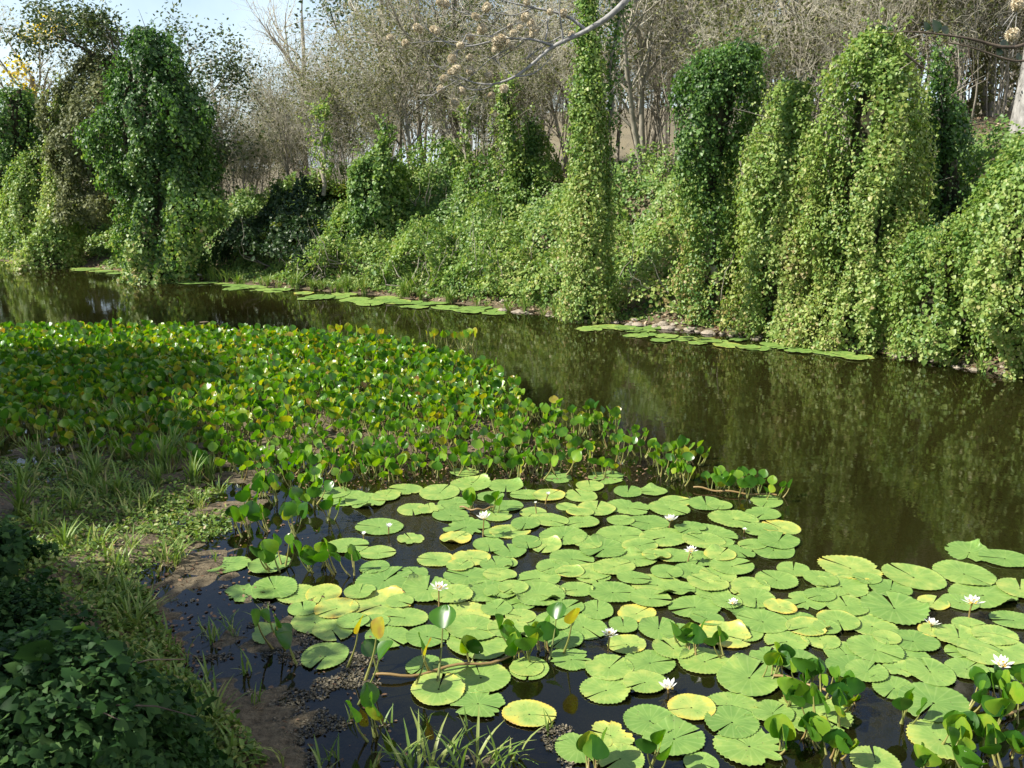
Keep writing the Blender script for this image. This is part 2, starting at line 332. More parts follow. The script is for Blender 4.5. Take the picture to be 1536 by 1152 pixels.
# ------------------------------------------------------------------ labels that place a thing beside a landmark
ORD = ['', 'second closest ', 'third closest ', 'fourth closest ', 'fifth closest ', 'sixth closest ', 'seventh closest ', 'eighth closest ', 'ninth closest ', 'tenth closest ']
def place_labels(items, marks, cat, group, far_ok=9):
    """items: (object, description, x, y); marks: (phrase, x, y)"""
    bk = {}
    for o, d, x, y in items:
        k = min(range(len(marks)), key=lambda i: math.hypot(marks[i][1] - x, (marks[i][2] - y)))
        dx, dy = x - marks[k][1], y - marks[k][2]
        s = ('right of' if dx > 0 else 'left of') if abs(dx) > abs(dy) * .9 else ('behind' if dy > 0 else 'in front of')
        bk.setdefault((k, s, d), []).append((math.hypot(dx, dy), o))
    for (k, s, d), lst in bk.items():
        lst.sort(key=lambda t: t[0])
        for r, (_, o) in enumerate(lst):
            g = group
            if r < far_ok: lab = f'{ORD[r]}{d} {s} {marks[k][0]}'
            else: lab = f'{d} farther out {s} {marks[k][0]}'; g = f'{group}, farther out {s} {marks[k][0]}'
            tag(o, lab, cat, g)

# ------------------------------------------------------------------ vine-draped things
def smoothr(rows, Y):
    zs, cx, rx = [], [], []
    for py, xl, xr in rows:
        a, z = atY(xl, py, Y); b, _ = atY(xr, py, Y)
        zs.append(z); cx.append((a + b) / 2); rx.append(max((b - a) / 2, .03))
    o = np.argsort(zs); return np.array(zs)[o], np.array(cx)[o], np.array(rx)[o]
def drape(name, label, cat, rows, base, group=None, Y=None, dens=1450, leaf=.052, tint=.47, yel=.0, dr=.85, gap=.30, mat_=None, tpl=HEART, seed=0, ridge=.3, core=True, trunk=True, maxn=60000, bark=None):
    """rows: photo outline (y, left x, right x) of a leafy mass standing at depth Y; leaves hang over its whole round surface"""
    r = np.random.default_rng(seed + 100)
    if Y is None:
        Y = at(*base, .15)[1]; q_ = max(rows, key=lambda t: t[0]); Y += .8 * dr * (q_[2] - q_[1]) / 2 / ppm(*base)
    zs, cx, rx = smoothr(rows, Y)
    bx = cx[0]; zb = hz(bx, Y)
    if zs[0] > zb and core: zs = np.insert(zs, 0, zb); cx = np.insert(cx, 0, cx[0]); rx = np.insert(rx, 0, rx[0])
    root = thing(name, label, cat, (bx, Y, zb), group)
    off = np.array([bx, Y, zb])
    zz = np.linspace(zs[0], zs[-1], 200); cc = np.interp(zz, zs, cx); rr = np.interp(zz, zs, rx)
    ln = np.sqrt(np.gradient(zz)**2 + np.gradient(rr)**2)
    wgt = (rr + .05) * ln; area = 2 * np.pi * .9 * wgt.sum()
    n = int(min(maxn, dens * area))
    k = r.choice(200, n, p=wgt / wgt.sum()); z = zz[k] + r.normal(0, .04, n); c = cc[k]; R = rr[k] * .97
    th = r.uniform(0, 2 * np.pi, n); fr = r.random(n) < .35; th[fr] = r.uniform(np.pi, 2 * np.pi, fr.sum())
    ux, uy = np.cos(th), np.sin(th)
    # hanging strands: noise fine around the axis, stretched along it
    sc = 1 / .38
    nA = fbm((c + R * ux) * sc, (Y + R * uy) * sc, z * .55, seed, 3); nB = fbm((c + R * ux) * 1.25, R * uy * 1.25, z * 1.0, seed + 9, 2)
    m = 1 + ridge * ((nA - .5) * 4.2 + (nB - .5) * 5.0)
    keep = (nA * .65 + nB * .35 + r.normal(0, .05, n)) > gap + .13
    d = R * m + r.normal(0, .06, n) - (r.random(n)**3) * .18
    P = np.stack([c + d * ux, Y + d * uy * dr, z], -1)[keep] - off
    ux, uy, n = ux[keep], uy[keep], keep.sum()
    slope = np.interp(z[keep], zz, -np.gradient(rr) / np.gradient(zz)); slope = np.clip(slope, -.6, 3)
    Nn = np.stack([ux, uy, .45 + slope], -1); Nn = nrm(Nn) + r.normal(0, .58, (n, 3))
    T = np.stack([ux * .25, uy * .25, np.full(n, -1.0)], -1) + r.normal(0, .55, (n, 3))
    rel = (z[keep] - zs[0]) / (zs[-1] - zs[0] + 1e-6)
    tt = tint + r.normal(0, .13, n) + (nA[keep] - .5) * .5 + yel * (1 - rel)**1.5 * r.random(n)
    mbl = MB(); leaves(mbl, P, Nn, T, leaf * np.exp(r.normal(-.05, .27, n)), tpl, np.clip(tt, 0, 1))
    ns = int(13 * area)                                       # loose sprays and hanging strings that break the outline
    ks = r.choice(200, ns, p=wgt / wgt.sum()); a = r.uniform(0, 2 * np.pi, ns); h = r.random(ns) < .5; a[h] = r.uniform(np.pi * .9, np.pi * 2.1, h.sum())
    o3 = np.stack([np.cos(a), np.sin(a) * dr, np.zeros(ns)], -1); p0 = np.stack([cc[ks], np.full(ns, Y), zz[ks]], -1) + o3 * rr[ks][:, None] * .84 - off
    dn = r.random(ns) < .55; vz = np.where(dn, -1.1, r.uniform(.1, 1.3, ns)); L = r.uniform(.15, .65, ns) * (1 + .3 * (zz[ks] > zs[-1] - .8))
    for q in range(11):
        t_ = (q + 1) / 11; Pq = p0 + (o3 * (.75 if True else 1) * (1 - .4 * t_ * dn[:, None]) + np.stack([0 * a, 0 * a, vz], -1) * t_ * .8) * (L * t_)[:, None] + r.normal(0, .028, (ns, 3))
        leaves(mbl, Pq, o3 + np.array([0, 0, .5]) + r.normal(0, .6, (ns, 3)), np.array([0, 0, -1]) + o3 * .4 + r.normal(0, .6, (ns, 3)), leaf * r.uniform(.5, 1.1, ns), tpl, np.clip(tint + .06 + r.normal(0, .15, ns), 0, 1))
    nt_ = 26; kt = r.integers(165, 199, nt_); a = r.uniform(0, 2 * np.pi, nt_)                # ragged shoots at the top
    p0 = np.stack([cc[kt] + rr[kt] * .7 * np.cos(a), Y + rr[kt] * .6 * np.sin(a), zz[kt]], -1) - off; dv = np.stack([np.cos(a) * r.uniform(.1, .7, nt_), np.sin(a) * .4, r.uniform(.5, 1.1, nt_)], -1); L = r.uniform(.15, .65, nt_)[:, None]
    for q in range(14):
        t_ = (q + 1) / 14; leaves(mbl, p0 + dv * L * t_ - np.array([0, 0, .25]) * L * t_**3 + r.normal(0, .035 * (1.2 - t_), (nt_, 3)), r.normal(0, .7, (nt_, 3)) + np.array([-.3, -.5, .5]), dv + r.normal(0, .8, (nt_, 3)), leaf * r.uniform(.5, 1.1, nt_), tpl, np.clip(tint + .08 + r.normal(0, .15, nt_), 0, 1))
    mbl.build('foliage', mat_ or VINE, root)
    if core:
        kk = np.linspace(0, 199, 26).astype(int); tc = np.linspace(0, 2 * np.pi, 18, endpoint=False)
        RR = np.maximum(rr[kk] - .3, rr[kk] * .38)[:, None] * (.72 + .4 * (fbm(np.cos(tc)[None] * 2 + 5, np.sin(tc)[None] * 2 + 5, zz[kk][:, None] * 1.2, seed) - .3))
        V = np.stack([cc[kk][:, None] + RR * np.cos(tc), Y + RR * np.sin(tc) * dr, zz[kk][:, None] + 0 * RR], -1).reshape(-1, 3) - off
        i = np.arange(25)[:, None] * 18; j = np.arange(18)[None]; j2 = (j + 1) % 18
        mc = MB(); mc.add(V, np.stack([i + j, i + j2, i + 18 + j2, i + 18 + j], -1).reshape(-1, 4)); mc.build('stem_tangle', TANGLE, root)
    if trunk:
        mt = MB(); q = np.linspace(0, 195, 14).astype(int)
        Pt = np.stack([cc[q] + .05 * np.sin(q * .1), Y + .04 * np.cos(q * .13), zz[q] + .1], -1) - off; Pt[0, 2] -= .15
        mt.add(*tube(Pt, np.linspace(min(.16, rr.max() * .22), .025, 14), 7))
        for s in range(10):                                  # bare stems poking out of the leaves
            k0 = r.integers(90, 198); a = r.uniform(np.pi, 2 * np.pi); L = r.uniform(.25, .8)
            p0 = np.array([cc[k0], Y, zz[k0]]) - off; dd = nrm(np.array([math.cos(a), math.sin(a) * .6, r.uniform(.2, 1.3)]))
            q4 = np.linspace(0, 1, 5)[:, None]; mt.add(*tube(p0 + dd * q4 * (L + rr[k0]) + np.array([0, 0, -.12]) * q4**2, np.linspace(.014, .003, 5), 4))
        mt.build('trunk', bark or BARK, root)
    return root

def mound(name, label, cat, px, py, rx, ry, h, group=None, up=0.0, tint=.48, seed=0, dens=520, leaf=.068, mat_=None, yel=.0, lumps=1.0, skew=0.0):
    """creeper heaped over the bank: foot at photo pixel (px,py), its middle 'up' metres further up the slope"""
    r = np.random.default_rng(seed + 300); x0, y0 = at(px, py, .1); x0 += up * .35; y0 += up; zb = hz(x0, y0); off = np.array([x0, y0, zb])
    root = thing(name, label, cat, tuple(off), group)
    n = int(dens * np.pi * rx * ry * (1 + h * .7)); rr = np.sqrt(r.random(n)) ** .9; a = r.uniform(0, 2 * np.pi, n)
    edge = .75 + .5 * fbm(np.cos(a) * 1.6 + 7, np.sin(a) * 1.6 + 7, 0, seed, 3); x = x0 + rx * rr * edge * np.cos(a); y = y0 + ry * rr * edge * np.sin(a)
    def top(x, y):
        q = np.clip(1 - ((x - x0 + skew * (y - y0)) / rx)**2 - ((y - y0) / ry)**2, 0, 1)**.6
        return height(x, y) + h * q * (.35 + lumps * 1.5 * np.clip(fbm(x * 1.25, y * 1.25, 0, seed + 40, 3) - .12, 0, 1)) + .35 * (fbm(x * 3.2, y * 3.2, 0, seed + 50, 2) - .5) * q
    e = .12; z = top(x, y); gx = (top(x + e, y) - z) / e; gy = (top(x, y + e) - z) / e; st = np.minimum(np.sqrt(gx**2 + gy**2), 5)
    keep = r.random(n) < np.clip(.28 + .35 * st, 0, 1); keep &= (sdist(x, y) > .06 + r.random(n) * .22); hol = fbm(x * 1.7, y * 1.7, z * 1.7, seed + 60, 3); keep &= hol + r.normal(0, .05, n) > .37
    x, y, z, gx, gy, hol = x[keep], y[keep], z[keep], gx[keep], gy[keep], hol[keep]; n = len(x); z = z - r.random(n)**2 * .22 + r.normal(0, .03, n)
    Nn = nrm(np.stack([-gx, -gy, np.ones(n)], -1)) + r.normal(0, .5, (n, 3)); T = np.stack([gx * -.3, gy * -.3, -.6 + 0 * x], -1) + r.normal(0, .6, (n, 3)); P = np.stack([x, y, z], -1) - off
    m = MB(); leaves(m, P, Nn, T, leaf * np.exp(r.normal(-.05, .27, n)), HEART, np.clip(tint + r.normal(0, .14, n) + (hol - .5) * .5 + yel * r.random(n)**2, 0, 1))
    ns = int(22 * rx * ry); q = r.integers(0, n, ns)                 # shoots and trailing strings
    d = nrm(np.stack([r.normal(0, .5, ns), r.normal(-.2, .5, ns), r.uniform(-.2, 1.2, ns)], -1)); L = r.uniform(.15, .6, ns)[:, None]
    for k in range(10):
        t = (k + 1) / 10; leaves(m, P[q] + d * L * t + np.array([0, 0, -.45]) * L * t * t + r.normal(0, .025, (ns, 3)), r.normal(0, .6, (ns, 3)) + np.array([-.2, -.4, .5]), d + r.normal(0, .7, (ns, 3)), leaf * r.uniform(.5, 1.1, ns), HEART, np.clip(tint + .06 + r.normal(0, .15, ns), 0, 1))
    m.build('foliage', mat_ or VINE, root)
    m = MB()
    for k in range(14):
        q = r.integers(0, n); b = P[q]; d = nrm(np.array([r.normal(0, .5), r.normal(0, .4), 1.0])); t = np.linspace(0, 1, 6)[:, None]; m.add(*tube(np.concatenate([[[0, 0, -.12], b * np.array([.5, .5, .1])], b * np.array([1, 1, .3]) + d * t * r.uniform(.5, 1.3) + r.normal(0, .03, (6, 3))]), np.linspace(.016, .003, 8), 4))
    m.build('stem', BARK, root); return root

VG = 'trees and shrubs smothered in creeper on the far bank'
LM = []                                                       # landmarks of the far bank: phrase, x, y
def lm(phrase, o): LM.append((phrase, o.location.x, o.location.y)); return o
lm('the tall vine-wrapped column', drape('vine_column', 'tall narrow trunk wrapped all over in green creeper, rising at the water edge', 'tree',
   [(474, 844, 922), (430, 848, 918), (380, 849, 916), (300, 853, 913), (220, 856, 909), (140, 861, 904), (70, 865, 899), (0, 869, 894), (-60, 872, 896), (-110, 878, 890)], (885, 474), VG,
   tint=.47, yel=.42, seed=1, gap=.22, dens=1400, ridge=.15))
sl_ = drape('leaning_vine_stem', 'thin dark leaning stem with leaves beside the top of the vine column', 'tree',
   [(300, 905, 918), (200, 905, 922), (100, 908, 928), (40, 915, 935), (0, 922, 945), (-60, 935, 965)], None, VG, Y=at(885, 474, .15)[1] + .5, tint=.25, seed=2, dens=260, ridge=.4, core=False)
lm('the dark-topped draped tree', drape('draped_tree', 'vine-draped leaning tree with dense dark green top, right of the vine column', 'tree',
   [(470, 1020, 1120), (420, 1030, 1110), (360, 1040, 1100), (300, 1035, 1098), (250, 1020, 1110), (200, 1008, 1120), (150, 1008, 1130), (110, 1030, 1145), (85, 1060, 1140), (68, 1100, 1125)], (1075, 485), VG,
   tint=.22, yel=1.0, seed=3, gap=.27))
lm('the lime draped snag', drape('draped_snag', 'lime green creeper mound shaped like a hooded figure, left of the tallest draped tree', 'tree',
   [(500, 1115, 1245), (430, 1112, 1240), (360, 1112, 1238), (300, 1115, 1232), (240, 1125, 1228), (180, 1145, 1225), (150, 1155, 1222), (130, 1168, 1215), (122, 1180, 1205)], (1180, 502), VG,
   tint=.55, yel=.30, seed=4, gap=.24))
lm('the tallest draped tree', drape('draped_tree', 'tallest broad tree hung with bright green creeper down to the rocks', 'tree',
   [(515, 1215, 1400), (450, 1215, 1395), (380, 1220, 1385), (300, 1230, 1378), (220, 1240, 1372), (160, 1248, 1370), (110, 1262, 1368), (75, 1278, 1360), (55, 1295, 1345), (45, 1312, 1328)], (1310, 518), VG,
   tint=.55, yel=.25, seed=5, gap=.22))
mound('creeper_mound', 'bright creeper heaped in the notch between the lime snag and the tallest draped tree', 'shrub', 1232, 512, .75, 1.2, 2.2, VG, .7, .56, 52, yel=.2)
lm('the dark snag at right', drape('draped_snag', 'dark green draped snag with a bare forked top, right of the tallest draped tree', 'tree',
   [(330, 1370, 1475), (290, 1375, 1470), (240, 1385, 1458), (190, 1395, 1445), (150, 1395, 1430), (110, 1400, 1420), (80, 1405, 1415)], None, VG, Y=at(1400, 540, .15)[1] + 2.6, tint=.22, seed=6, gap=.36))
lm('the right-hand creeper mound', drape('creeper_mound', 'large rounded bank shrub smothered in creeper at the right edge', 'shrub',
   [(560, 1465, 1680), (480, 1462, 1700), (400, 1462, 1700), (330, 1468, 1690), (270, 1480, 1670), (230, 1505, 1640), (205, 1540, 1610)], (1540, 560), VG, tint=.47, yel=.3, seed=7, gap=.25, trunk=False))
drape('creeper_mound', 'low creeper mound with dark hollow between the tallest draped tree and right edge', 'shrub',
   [(530, 1345, 1480), (470, 1345, 1475), (420, 1352, 1470), (370, 1365, 1462), (340, 1385, 1445)], (1410, 535), VG, tint=.45, yel=.25, seed=8, gap=.34, trunk=False)
mound('creeper_mound', 'yellowish creeper hanging between the dark-topped tree and the lime snag', 'shrub', 1095, 497, 1.0, 1.5, 1.0, VG, 1.0, .56, 9, yel=.2)
mound('creeper_mound', 'low creeper mound with brown dead patch just right of the vine column', 'shrub', 975, 486, 1.4, 2.2, .7, VG, 1.6, .5, 10, yel=.4)
lm('the short vine-covered stump', drape('vine_stump', 'short vine-covered dead trunk left of the tall column', 'tree',
   [(300, 745, 785), (250, 748, 782), (200, 748, 778), (160, 745, 775), (138, 750, 768), (128, 757, 762)], None, VG, Y=24.5, tint=.5, seed=11, leaf=.075))
drape('vine_stump', 'dark slim vine-covered trunk just right of the short stump', 'tree',
   [(285, 775, 815), (240, 780, 812), (205, 785, 806), (185, 790, 800)], None, VG, Y=25, tint=.22, seed=12, gap=.36)
lm('the central creeper mounds', mound('creeper_mound', 'broad pale green creeper mound beside the vine column', 'shrub', 775, 466, 2.0, 2.6, .9, VG, 2.0, .54, 13, yel=.1))
mound('creeper_mound', 'rounded creeper mound with dark shaded right flank, left of centre', 'shrub', 600, 444, .95, 1.3, 1.5, VG, 1.0, .5, 14)
mound('creeper_mound', 'creeper thrown over the slope between the rounded mound and the pale mound', 'shrub', 660, 450, 1.3, 2.4, .9, VG, 2.2, .46, 41)
mound('creeper_mound', 'mound of creeper climbing in steps behind the central mounds', 'shrub', 655, 448, 1.7, 1.6, 1.7, VG, 4.4, .45, 15)
mound('creeper_mound', 'tangled creeper mound on the slope above the long lily strip', 'shrub', 690, 454, 1.3, 1.5, 1.1, VG, 1.3, .48, 16)
drape('vine_shrub', 'spiky creeper-topped shrub with two upright shoots in the mid bank', 'shrub',
   [(320, 520, 610), (280, 525, 605), (245, 540, 598), (215, 565, 592), (192, 575, 584)], None, VG, Y=25, tint=.38, seed=17, gap=.35, leaf=.08)
mound('vine_shrub', 'grassy creeper shrub at the left end of the long lily strip', 'shrub', 490, 435, 1.7, 2.0, 1.2, VG, 1.6, .46, 18, yel=.15)
mound('vine_shrub', 'loose creeper heap high on the bank behind the grassy shrub', 'shrub', 520, 437, 1.7, 1.8, 1.6, VG, 4.2, .42, 42)
mound('vine_shrub', 'small creeper shrub wedged at the water edge beside the shade-darkened thicket', 'shrub', 430, 432, .8, 1.1, 1.1, VG, .9, .48, 19)
lm('the shade-darkened thicket', mound('shade_coloured_thicket', 'thicket coloured dark as shade, right of the big left tree, low over the water', 'shrub', 360, 426, 2.0, 2.2, 1.7, VG, 1.7, .4, 20, mat_=DARKLEAF, leaf=.08))  # dark leaf material stands in for the big tree's cast shadow
drape('vine_shrub', 'pale creeper spray growing up among the bare stems behind the mounds', 'shrub',
   [(290, 470, 500), (240, 474, 496), (190, 478, 492), (160, 482, 490)], None, VG, Y=26, tint=.5, seed=21, gap=.4, dens=450, leaf=.08, core=False)
drape('vine_shrub', 'thin creeper ladder on a dead stem left of the short stump', 'shrub',
   [(300, 680, 715), (240, 688, 708), (200, 692, 704), (160, 695, 702)], None, VG, Y=25.5, tint=.48, seed=22, gap=.4, dens=450, leaf=.08, core=False)
# left group
lm('the far-left pale curtain', drape('vine_curtain', 'bright narrow creeper curtain left of the big tree, widening to the water', 'tree',
   [(392, 20, 128), (350, 55, 122), (300, 68, 118), (250, 72, 112), (200, 75, 108), (150, 82, 112), (125, 92, 106)], (85, 396), VG, tint=.56, yel=.1, seed=23, gap=.28, leaf=.08, dens=650))
drape('creeper_mound', 'rounded creeper mound at the far left edge by the water', 'shrub',
   [(385, 0, 70), (330, 5, 78), (280, 12, 78), (245, 28, 74), (228, 42, 66)], (38, 392), VG, Y=at(38, 392)[1] + 1.0, tint=.5, seed=24, gap=.3, leaf=.08, dens=650, trunk=False)
big = drape('draped_tree', 'big dark tree hung with creeper, bright at its foot, on the left bank', 'tree',
   [(412, 195, 300), (360, 182, 312), (300, 180, 325), (250, 170, 328), (200, 160, 326), (165, 158, 318), (130, 165, 300), (100, 172, 285), (70, 188, 265), (45, 205, 245)], (245, 415), VG, tint=.08, yel=.8, seed=25, gap=.3, leaf=.08, dens=650, bark=DBARK)  # leaf tint lowered so the crown looks backlit and shaded
lm('the big tree on the left', big)
drape('creeper_mound', 'dark drooping creeper mass between the pale curtain and the big left tree', 'shrub',
   [(330, 105, 200), (280, 95, 205), (230, 85, 215), (180, 80, 215), (140, 90, 205), (110, 105, 195), (85, 125, 180)], None, VG, Y=29.5, tint=.3, seed=26, gap=.3, leaf=.08, dens=600, core=False, mat_=OLIVE)
drape('vine_shrub', 'dark green shrub in the shade at the upper left edge', 'shrub',
   [(330, -30, 30), (260, -40, 60), (200, -30, 66), (160, -10, 60), (135, 10, 45)], None, VG, Y=33, tint=.2, seed=27, gap=.34, leaf=.085, dens=500)

# ------------------------------------------------------------------ branching trees
def grow(mb, p, d, L, r, lev, cfg, R, tips):
    n = max(3, int(cfg['seg'][lev])); pts = [p]; d = nrm(d)
    st = L / (n - 1)
    for i in range(n - 1):
        d = nrm(d + R.normal(0, cfg['wob'][lev], 3) + np.array([0, 0, cfg['up'][lev]])); pts.append(pts[-1] + d * st)
    pts = np.array(pts); rad_ = np.linspace(r, r * cfg['tap'][lev], n)
    mb[0 if lev < cfg['split'] else 1].add(*tube(pts, rad_, cfg['sides'][lev]))
    if lev == cfg['lev']: tips.append((pts[-1], d)); tips.append((pts[n // 2], d)); return
    for c in range(cfg['kids'][lev]):
        t = R.uniform(cfg['from'][lev], 1.0) if c else 1.0
        q = t * (n - 1); i = min(int(q), n - 2); pp = pts[i] + (pts[i + 1] - pts[i]) * (q - i); dd = nrm(pts[i + 1] - pts[i])
        ax = nrm(np.cross(dd, R.normal(0, 1, 3))); ang = R.uniform(*cfg['ang'][lev])
        nd = dd * math.cos(ang) + ax * math.sin(ang)
        rr = (rad_[0] + (rad_[-1] - rad_[0]) * t) * cfg['rr'][lev]
        grow(mb, pp, nd, L * cfg['len'][lev] * R.uniform(.65, 1.2) * (1.15 - .45 * t), max(rr, .0045), lev + 1, cfg, R, tips)
CFG = dict(lev=4, split=2, seg=[9, 6, 5, 4, 3], wob=[.07, .13, .17, .2, .2], up=[.05, .06, .03, .02, .0], tap=[.4, .4, .4, .45, .4], sides=[7, 5, 4, 3, 3],
           kids=[11, 6, 4, 4, 0], **{'from': [.28, .25, .2, .2, 0]}, ang=[(.45, 1.0), (.4, 1.0), (.4, 1.0), (.4, 1.0), (0, 0)], rr=[.55, .6, .6, .65, 1], len=[.50, .55, .58, .62, .6])
def make_tree(seed, H, r0, cfg=CFG, stems=1, leafn=0, leafs=.09, leafmat=None, ltint=.5, bark=None, twig=None, lean=.1, name='bare_tree', spread=.5):
    R = np.random.default_rng(seed); m0, m1 = MB(), MB(); tips = []
    for s in range(stems):
        a = R.uniform(0, 2 * np.pi); q = (R.random() * .35 if stems > 1 else 0)
        d = np.array([math.cos(a) * (lean + q * spread), math.sin(a) * (lean + q * spread), 1.0])
        grow((m0, m1), np.array([math.cos(a) * q, math.sin(a) * q, -.15]), d, H * R.uniform(.75, 1.05) * .72, r0 * R.uniform(.7, 1.1) / (stems**.4), 0, cfg, R, tips)
    root = obj(name, None, None, (0, 0, 0))
    m0.build('trunk', bark or BARK, root)
    if m1.n: m1.build('twigs', twig or TWIG, root)
    if leafn:
        tp = np.array([t[0] for t in tips]); td = np.array([t[1] for t in tips]); k = R.integers(0, len(tp), leafn)
        P = tp[k] + R.normal(0, .09 + leafs * .8, (leafn, 3)); Nn = R.normal(0, .6, (leafn, 3)) + np.array([-.2, -.2, .8]); T = td[k] + R.normal(0, .6, (leafn, 3)) + np.array([0, 0, -.4])
        ml = MB(); leaves(ml, P, Nn, T, leafs * R.uniform(.6, 1.3, leafn), OVAL, np.clip(ltint + R.normal(0, .2, leafn), 0, 1)); ml.build('crown', leafmat or OLIVE, root)
    return root
THK = dict(CFG); THK.update(kids=[7, 5, 4, 3, 0], up=[.05, .09, .05, .03, 0], ang=[(.25, .7), (.3, .8), (.4, 1), (.4, 1), (0, 0)], sides=[5, 4, 3, 3, 3])
THK['from'] = [.3, .25, .2, .2, 0]
protos = [make_tree(1, 9.5, .12, leafn=350, ltint=.7), make_tree(2, 8.5, .10, leafn=1500), make_tree(3, 10.5, .13, leafn=1100), make_tree(4, 7.5, .085, leafn=2400),
          make_tree(5, 6.0, .06, THK, 5, leafn=300, ltint=.7), make_tree(6, 6.5, .06, THK, 6, leafn=1400, ltint=.5), make_tree(7, 4.8, .05, THK, 7, leafn=3600, ltint=.45), make_tree(8, 9, .12, leafn=2200, ltint=.35)]
KIND = ['nearly bare grey tree', 'bare tree with few olive leaves', 'tall bare tree with scattered leaves', 'thin olive-leaved tree', 'almost leafless thicket tree',
        'many-stemmed sparse thicket tree', 'olive many-stemmed shrub', 'half-leafy slender tree']
used = set(); items = []
R = np.random.default_rng(11); spots = []
tries = 0
while len(spots) < 180 and tries < 20000:
    tries += 1
    s = R.uniform(4.0, 40) if R.random() < .55 else R.uniform(3.6, 11); x = R.uniform(-34, 26); y = float(shore(x)) + s * 1.22
    if y > 75: continue
    pxx, _ = px_of(x, y, 6)
    if not (-160 < pxx < 1700): continue
    if any((x - a)**2 + (y - b)**2 < .6 for a, b, _ in spots): continue
    if pxx < 300 and R.random() < .5: continue
    if s > 20 and R.random() < .62: continue
    spots.append((x, y, s))
spots += [(9.5, 20, 8), (11.2, 21.5, 8), (8.6, 22, 8), (12.8, 23, 8), (10.3, 24.5, 8), (13.5, 26, 8), (8, 25, 8)]
for i_, (x, y, s) in enumerate(spots):
    k = int(R.choice(8, p=[.15, .14, .12, .12, .12, .11, .16, .08])) if s > 7 else int(R.choice([4, 5, 6, 3, 1], p=[.2, .2, .38, .12, .10]))
    if i_ >= len(spots) - 7: k = 6
    sc = R.uniform(.78, 1.12) * (1.25 if k == 6 and s > 12 else 1)
    pxx, _ = px_of(x, y, 6)
    if pxx < 640: sc *= float(np.interp(pxx, [0, 250, 420, 640], [.62, .66, .74, .95])) * (1 if k > 3 else .95)
    p = protos[k]
    if k not in used: o = p; used.add(k); o.location = (x, y, hz(x, y)); o.rotation_euler.z = R.uniform(0, 6.28); o.scale = (sc,) * 3
    else: o = copy_tree(p, (x, y, hz(x, y)), R.uniform(0, 6.28), sc)
    o.name = 'thicket_tree' if k in (4, 5, 6) else 'bare_tree'
    items.append((o, KIND[k], x, y))
place_labels(items, LM, 'tree', 'bare trees of the dry wood on the far bank', 6)

def put(o, px, py, Y, label, cat, group=None, rz=0, sc=1.0):
    x, _ = atY(px, py, Y); o.location = (x, Y, hz(x, Y)); o.rotation_euler.z = rz; o.scale = (sc,) * 3 if np.isscalar(sc) else sc
    return tag(o, label, cat, group)
GRN = dict(CFG); GRN.update(kids=[11, 6, 5, 3, 0])
t = make_tree(31, 8.6, .2, GRN, leafn=17000, leafs=.095, leafmat=DARKLEAF, ltint=.8, bark=DBARK, name='leafy_tree', lean=.0)
put(t, 235, 300, 28.5, 'large dark-leaved tree crown standing above the big draped tree at left', 'tree', sc=(1.3, 1.1, 1.27))
t = make_tree(32, 8.8, .18, GRN, leafn=7000, leafs=.10, leafmat=OLIVE, ltint=.3, name='leafy_tree')
put(t, 120, 300, 33, 'olive-green leafy tree behind the pale curtain at the far left', 'tree', sc=.78)
t = make_tree(33, 9.2, .2, GRN, leafn=1200, leafs=.12, leafmat=OLIVE, ltint=.6, name='blossom_tree')
mbp = MB(); RB = np.random.default_rng(5)
for cx_, cz_ in [(-.1, 8.0), (.5, 8.3), (-.5, 7.6), (.2, 7.7), (-1.3, 6.6), (-1.5, 6.2), (.9, 7.9), (-1.1, 5.7)]:
    n = 60; P = np.array([cx_ * .8 + .9, -1.5, cz_ * .93]) + RB.normal(0, 1, (n, 3)) * np.array([.24, .3, .11])
    leaves(mbp, P, RB.normal(0, 1, (n, 3)), RB.normal(0, 1, (n, 3)), RB.uniform(.08, .15, n), HEART, RB.random(n))
mbp.build('blossom', YEL, t)
put(t, 88, 300, 36, 'tree with bright yellow blossom clusters on the upper left skyline', 'tree', sc=1.0)
t = make_tree(34, 10.6, .2, GRN, leafn=3000, leafs=.15, leafmat=DARKLEAF, ltint=.6, bark=DBARK, name='leafy_tree')
put(t, 560, 280, 36, 'dark green crowned tree on the skyline left of the fluffy pods', 'tree', sc=1.08)
t = make_tree(35, 12, .15, CFG, name='bare_tree'); put(t, 460, 280, 42, 'tallest leafless tree alone against the sky left of centre', 'tree', sc=1.05)
t = make_tree(36, 11, .2, GRN, leafn=2600, leafs=.13, leafmat=FERN, ltint=.4, name='leafy_tree'); put(t, 1420, 200, 27, 'tree with yellow-green leaves high behind the tallest draped tree', 'tree', sc=1.0)
t = make_tree(37, 11, .2, GRN, leafn=2200, leafs=.13, leafmat=DARKLEAF, ltint=.8, name='leafy_tree'); put(t, 690, 260, 31, 'leafy tree behind the fluffy pod branch', 'tree', sc=1.0)
t = make_tree(38, 8, .15, GRN, leafn=1600, leafs=.13, leafmat=DARKLEAF, ltint=.7, name='leafy_tree'); put(t, 330, 260, 36, 'small leafy tree in front of the cloud gap, left skyline', 'tree', sc=.9)

drape('undergrowth_thicket', 'dull olive undergrowth filling the gap left of the kapok trunk', 'shrub', [(290, 1425, 1545), (240, 1420, 1550), (190, 1425, 1545), (140, 1440, 1530), (105, 1460, 1515), (80, 1475, 1500)], None, VG, Y=22.5, tint=.5, seed=51, gap=.4, dens=420, leaf=.075, core=False, mat_=OLIVE)
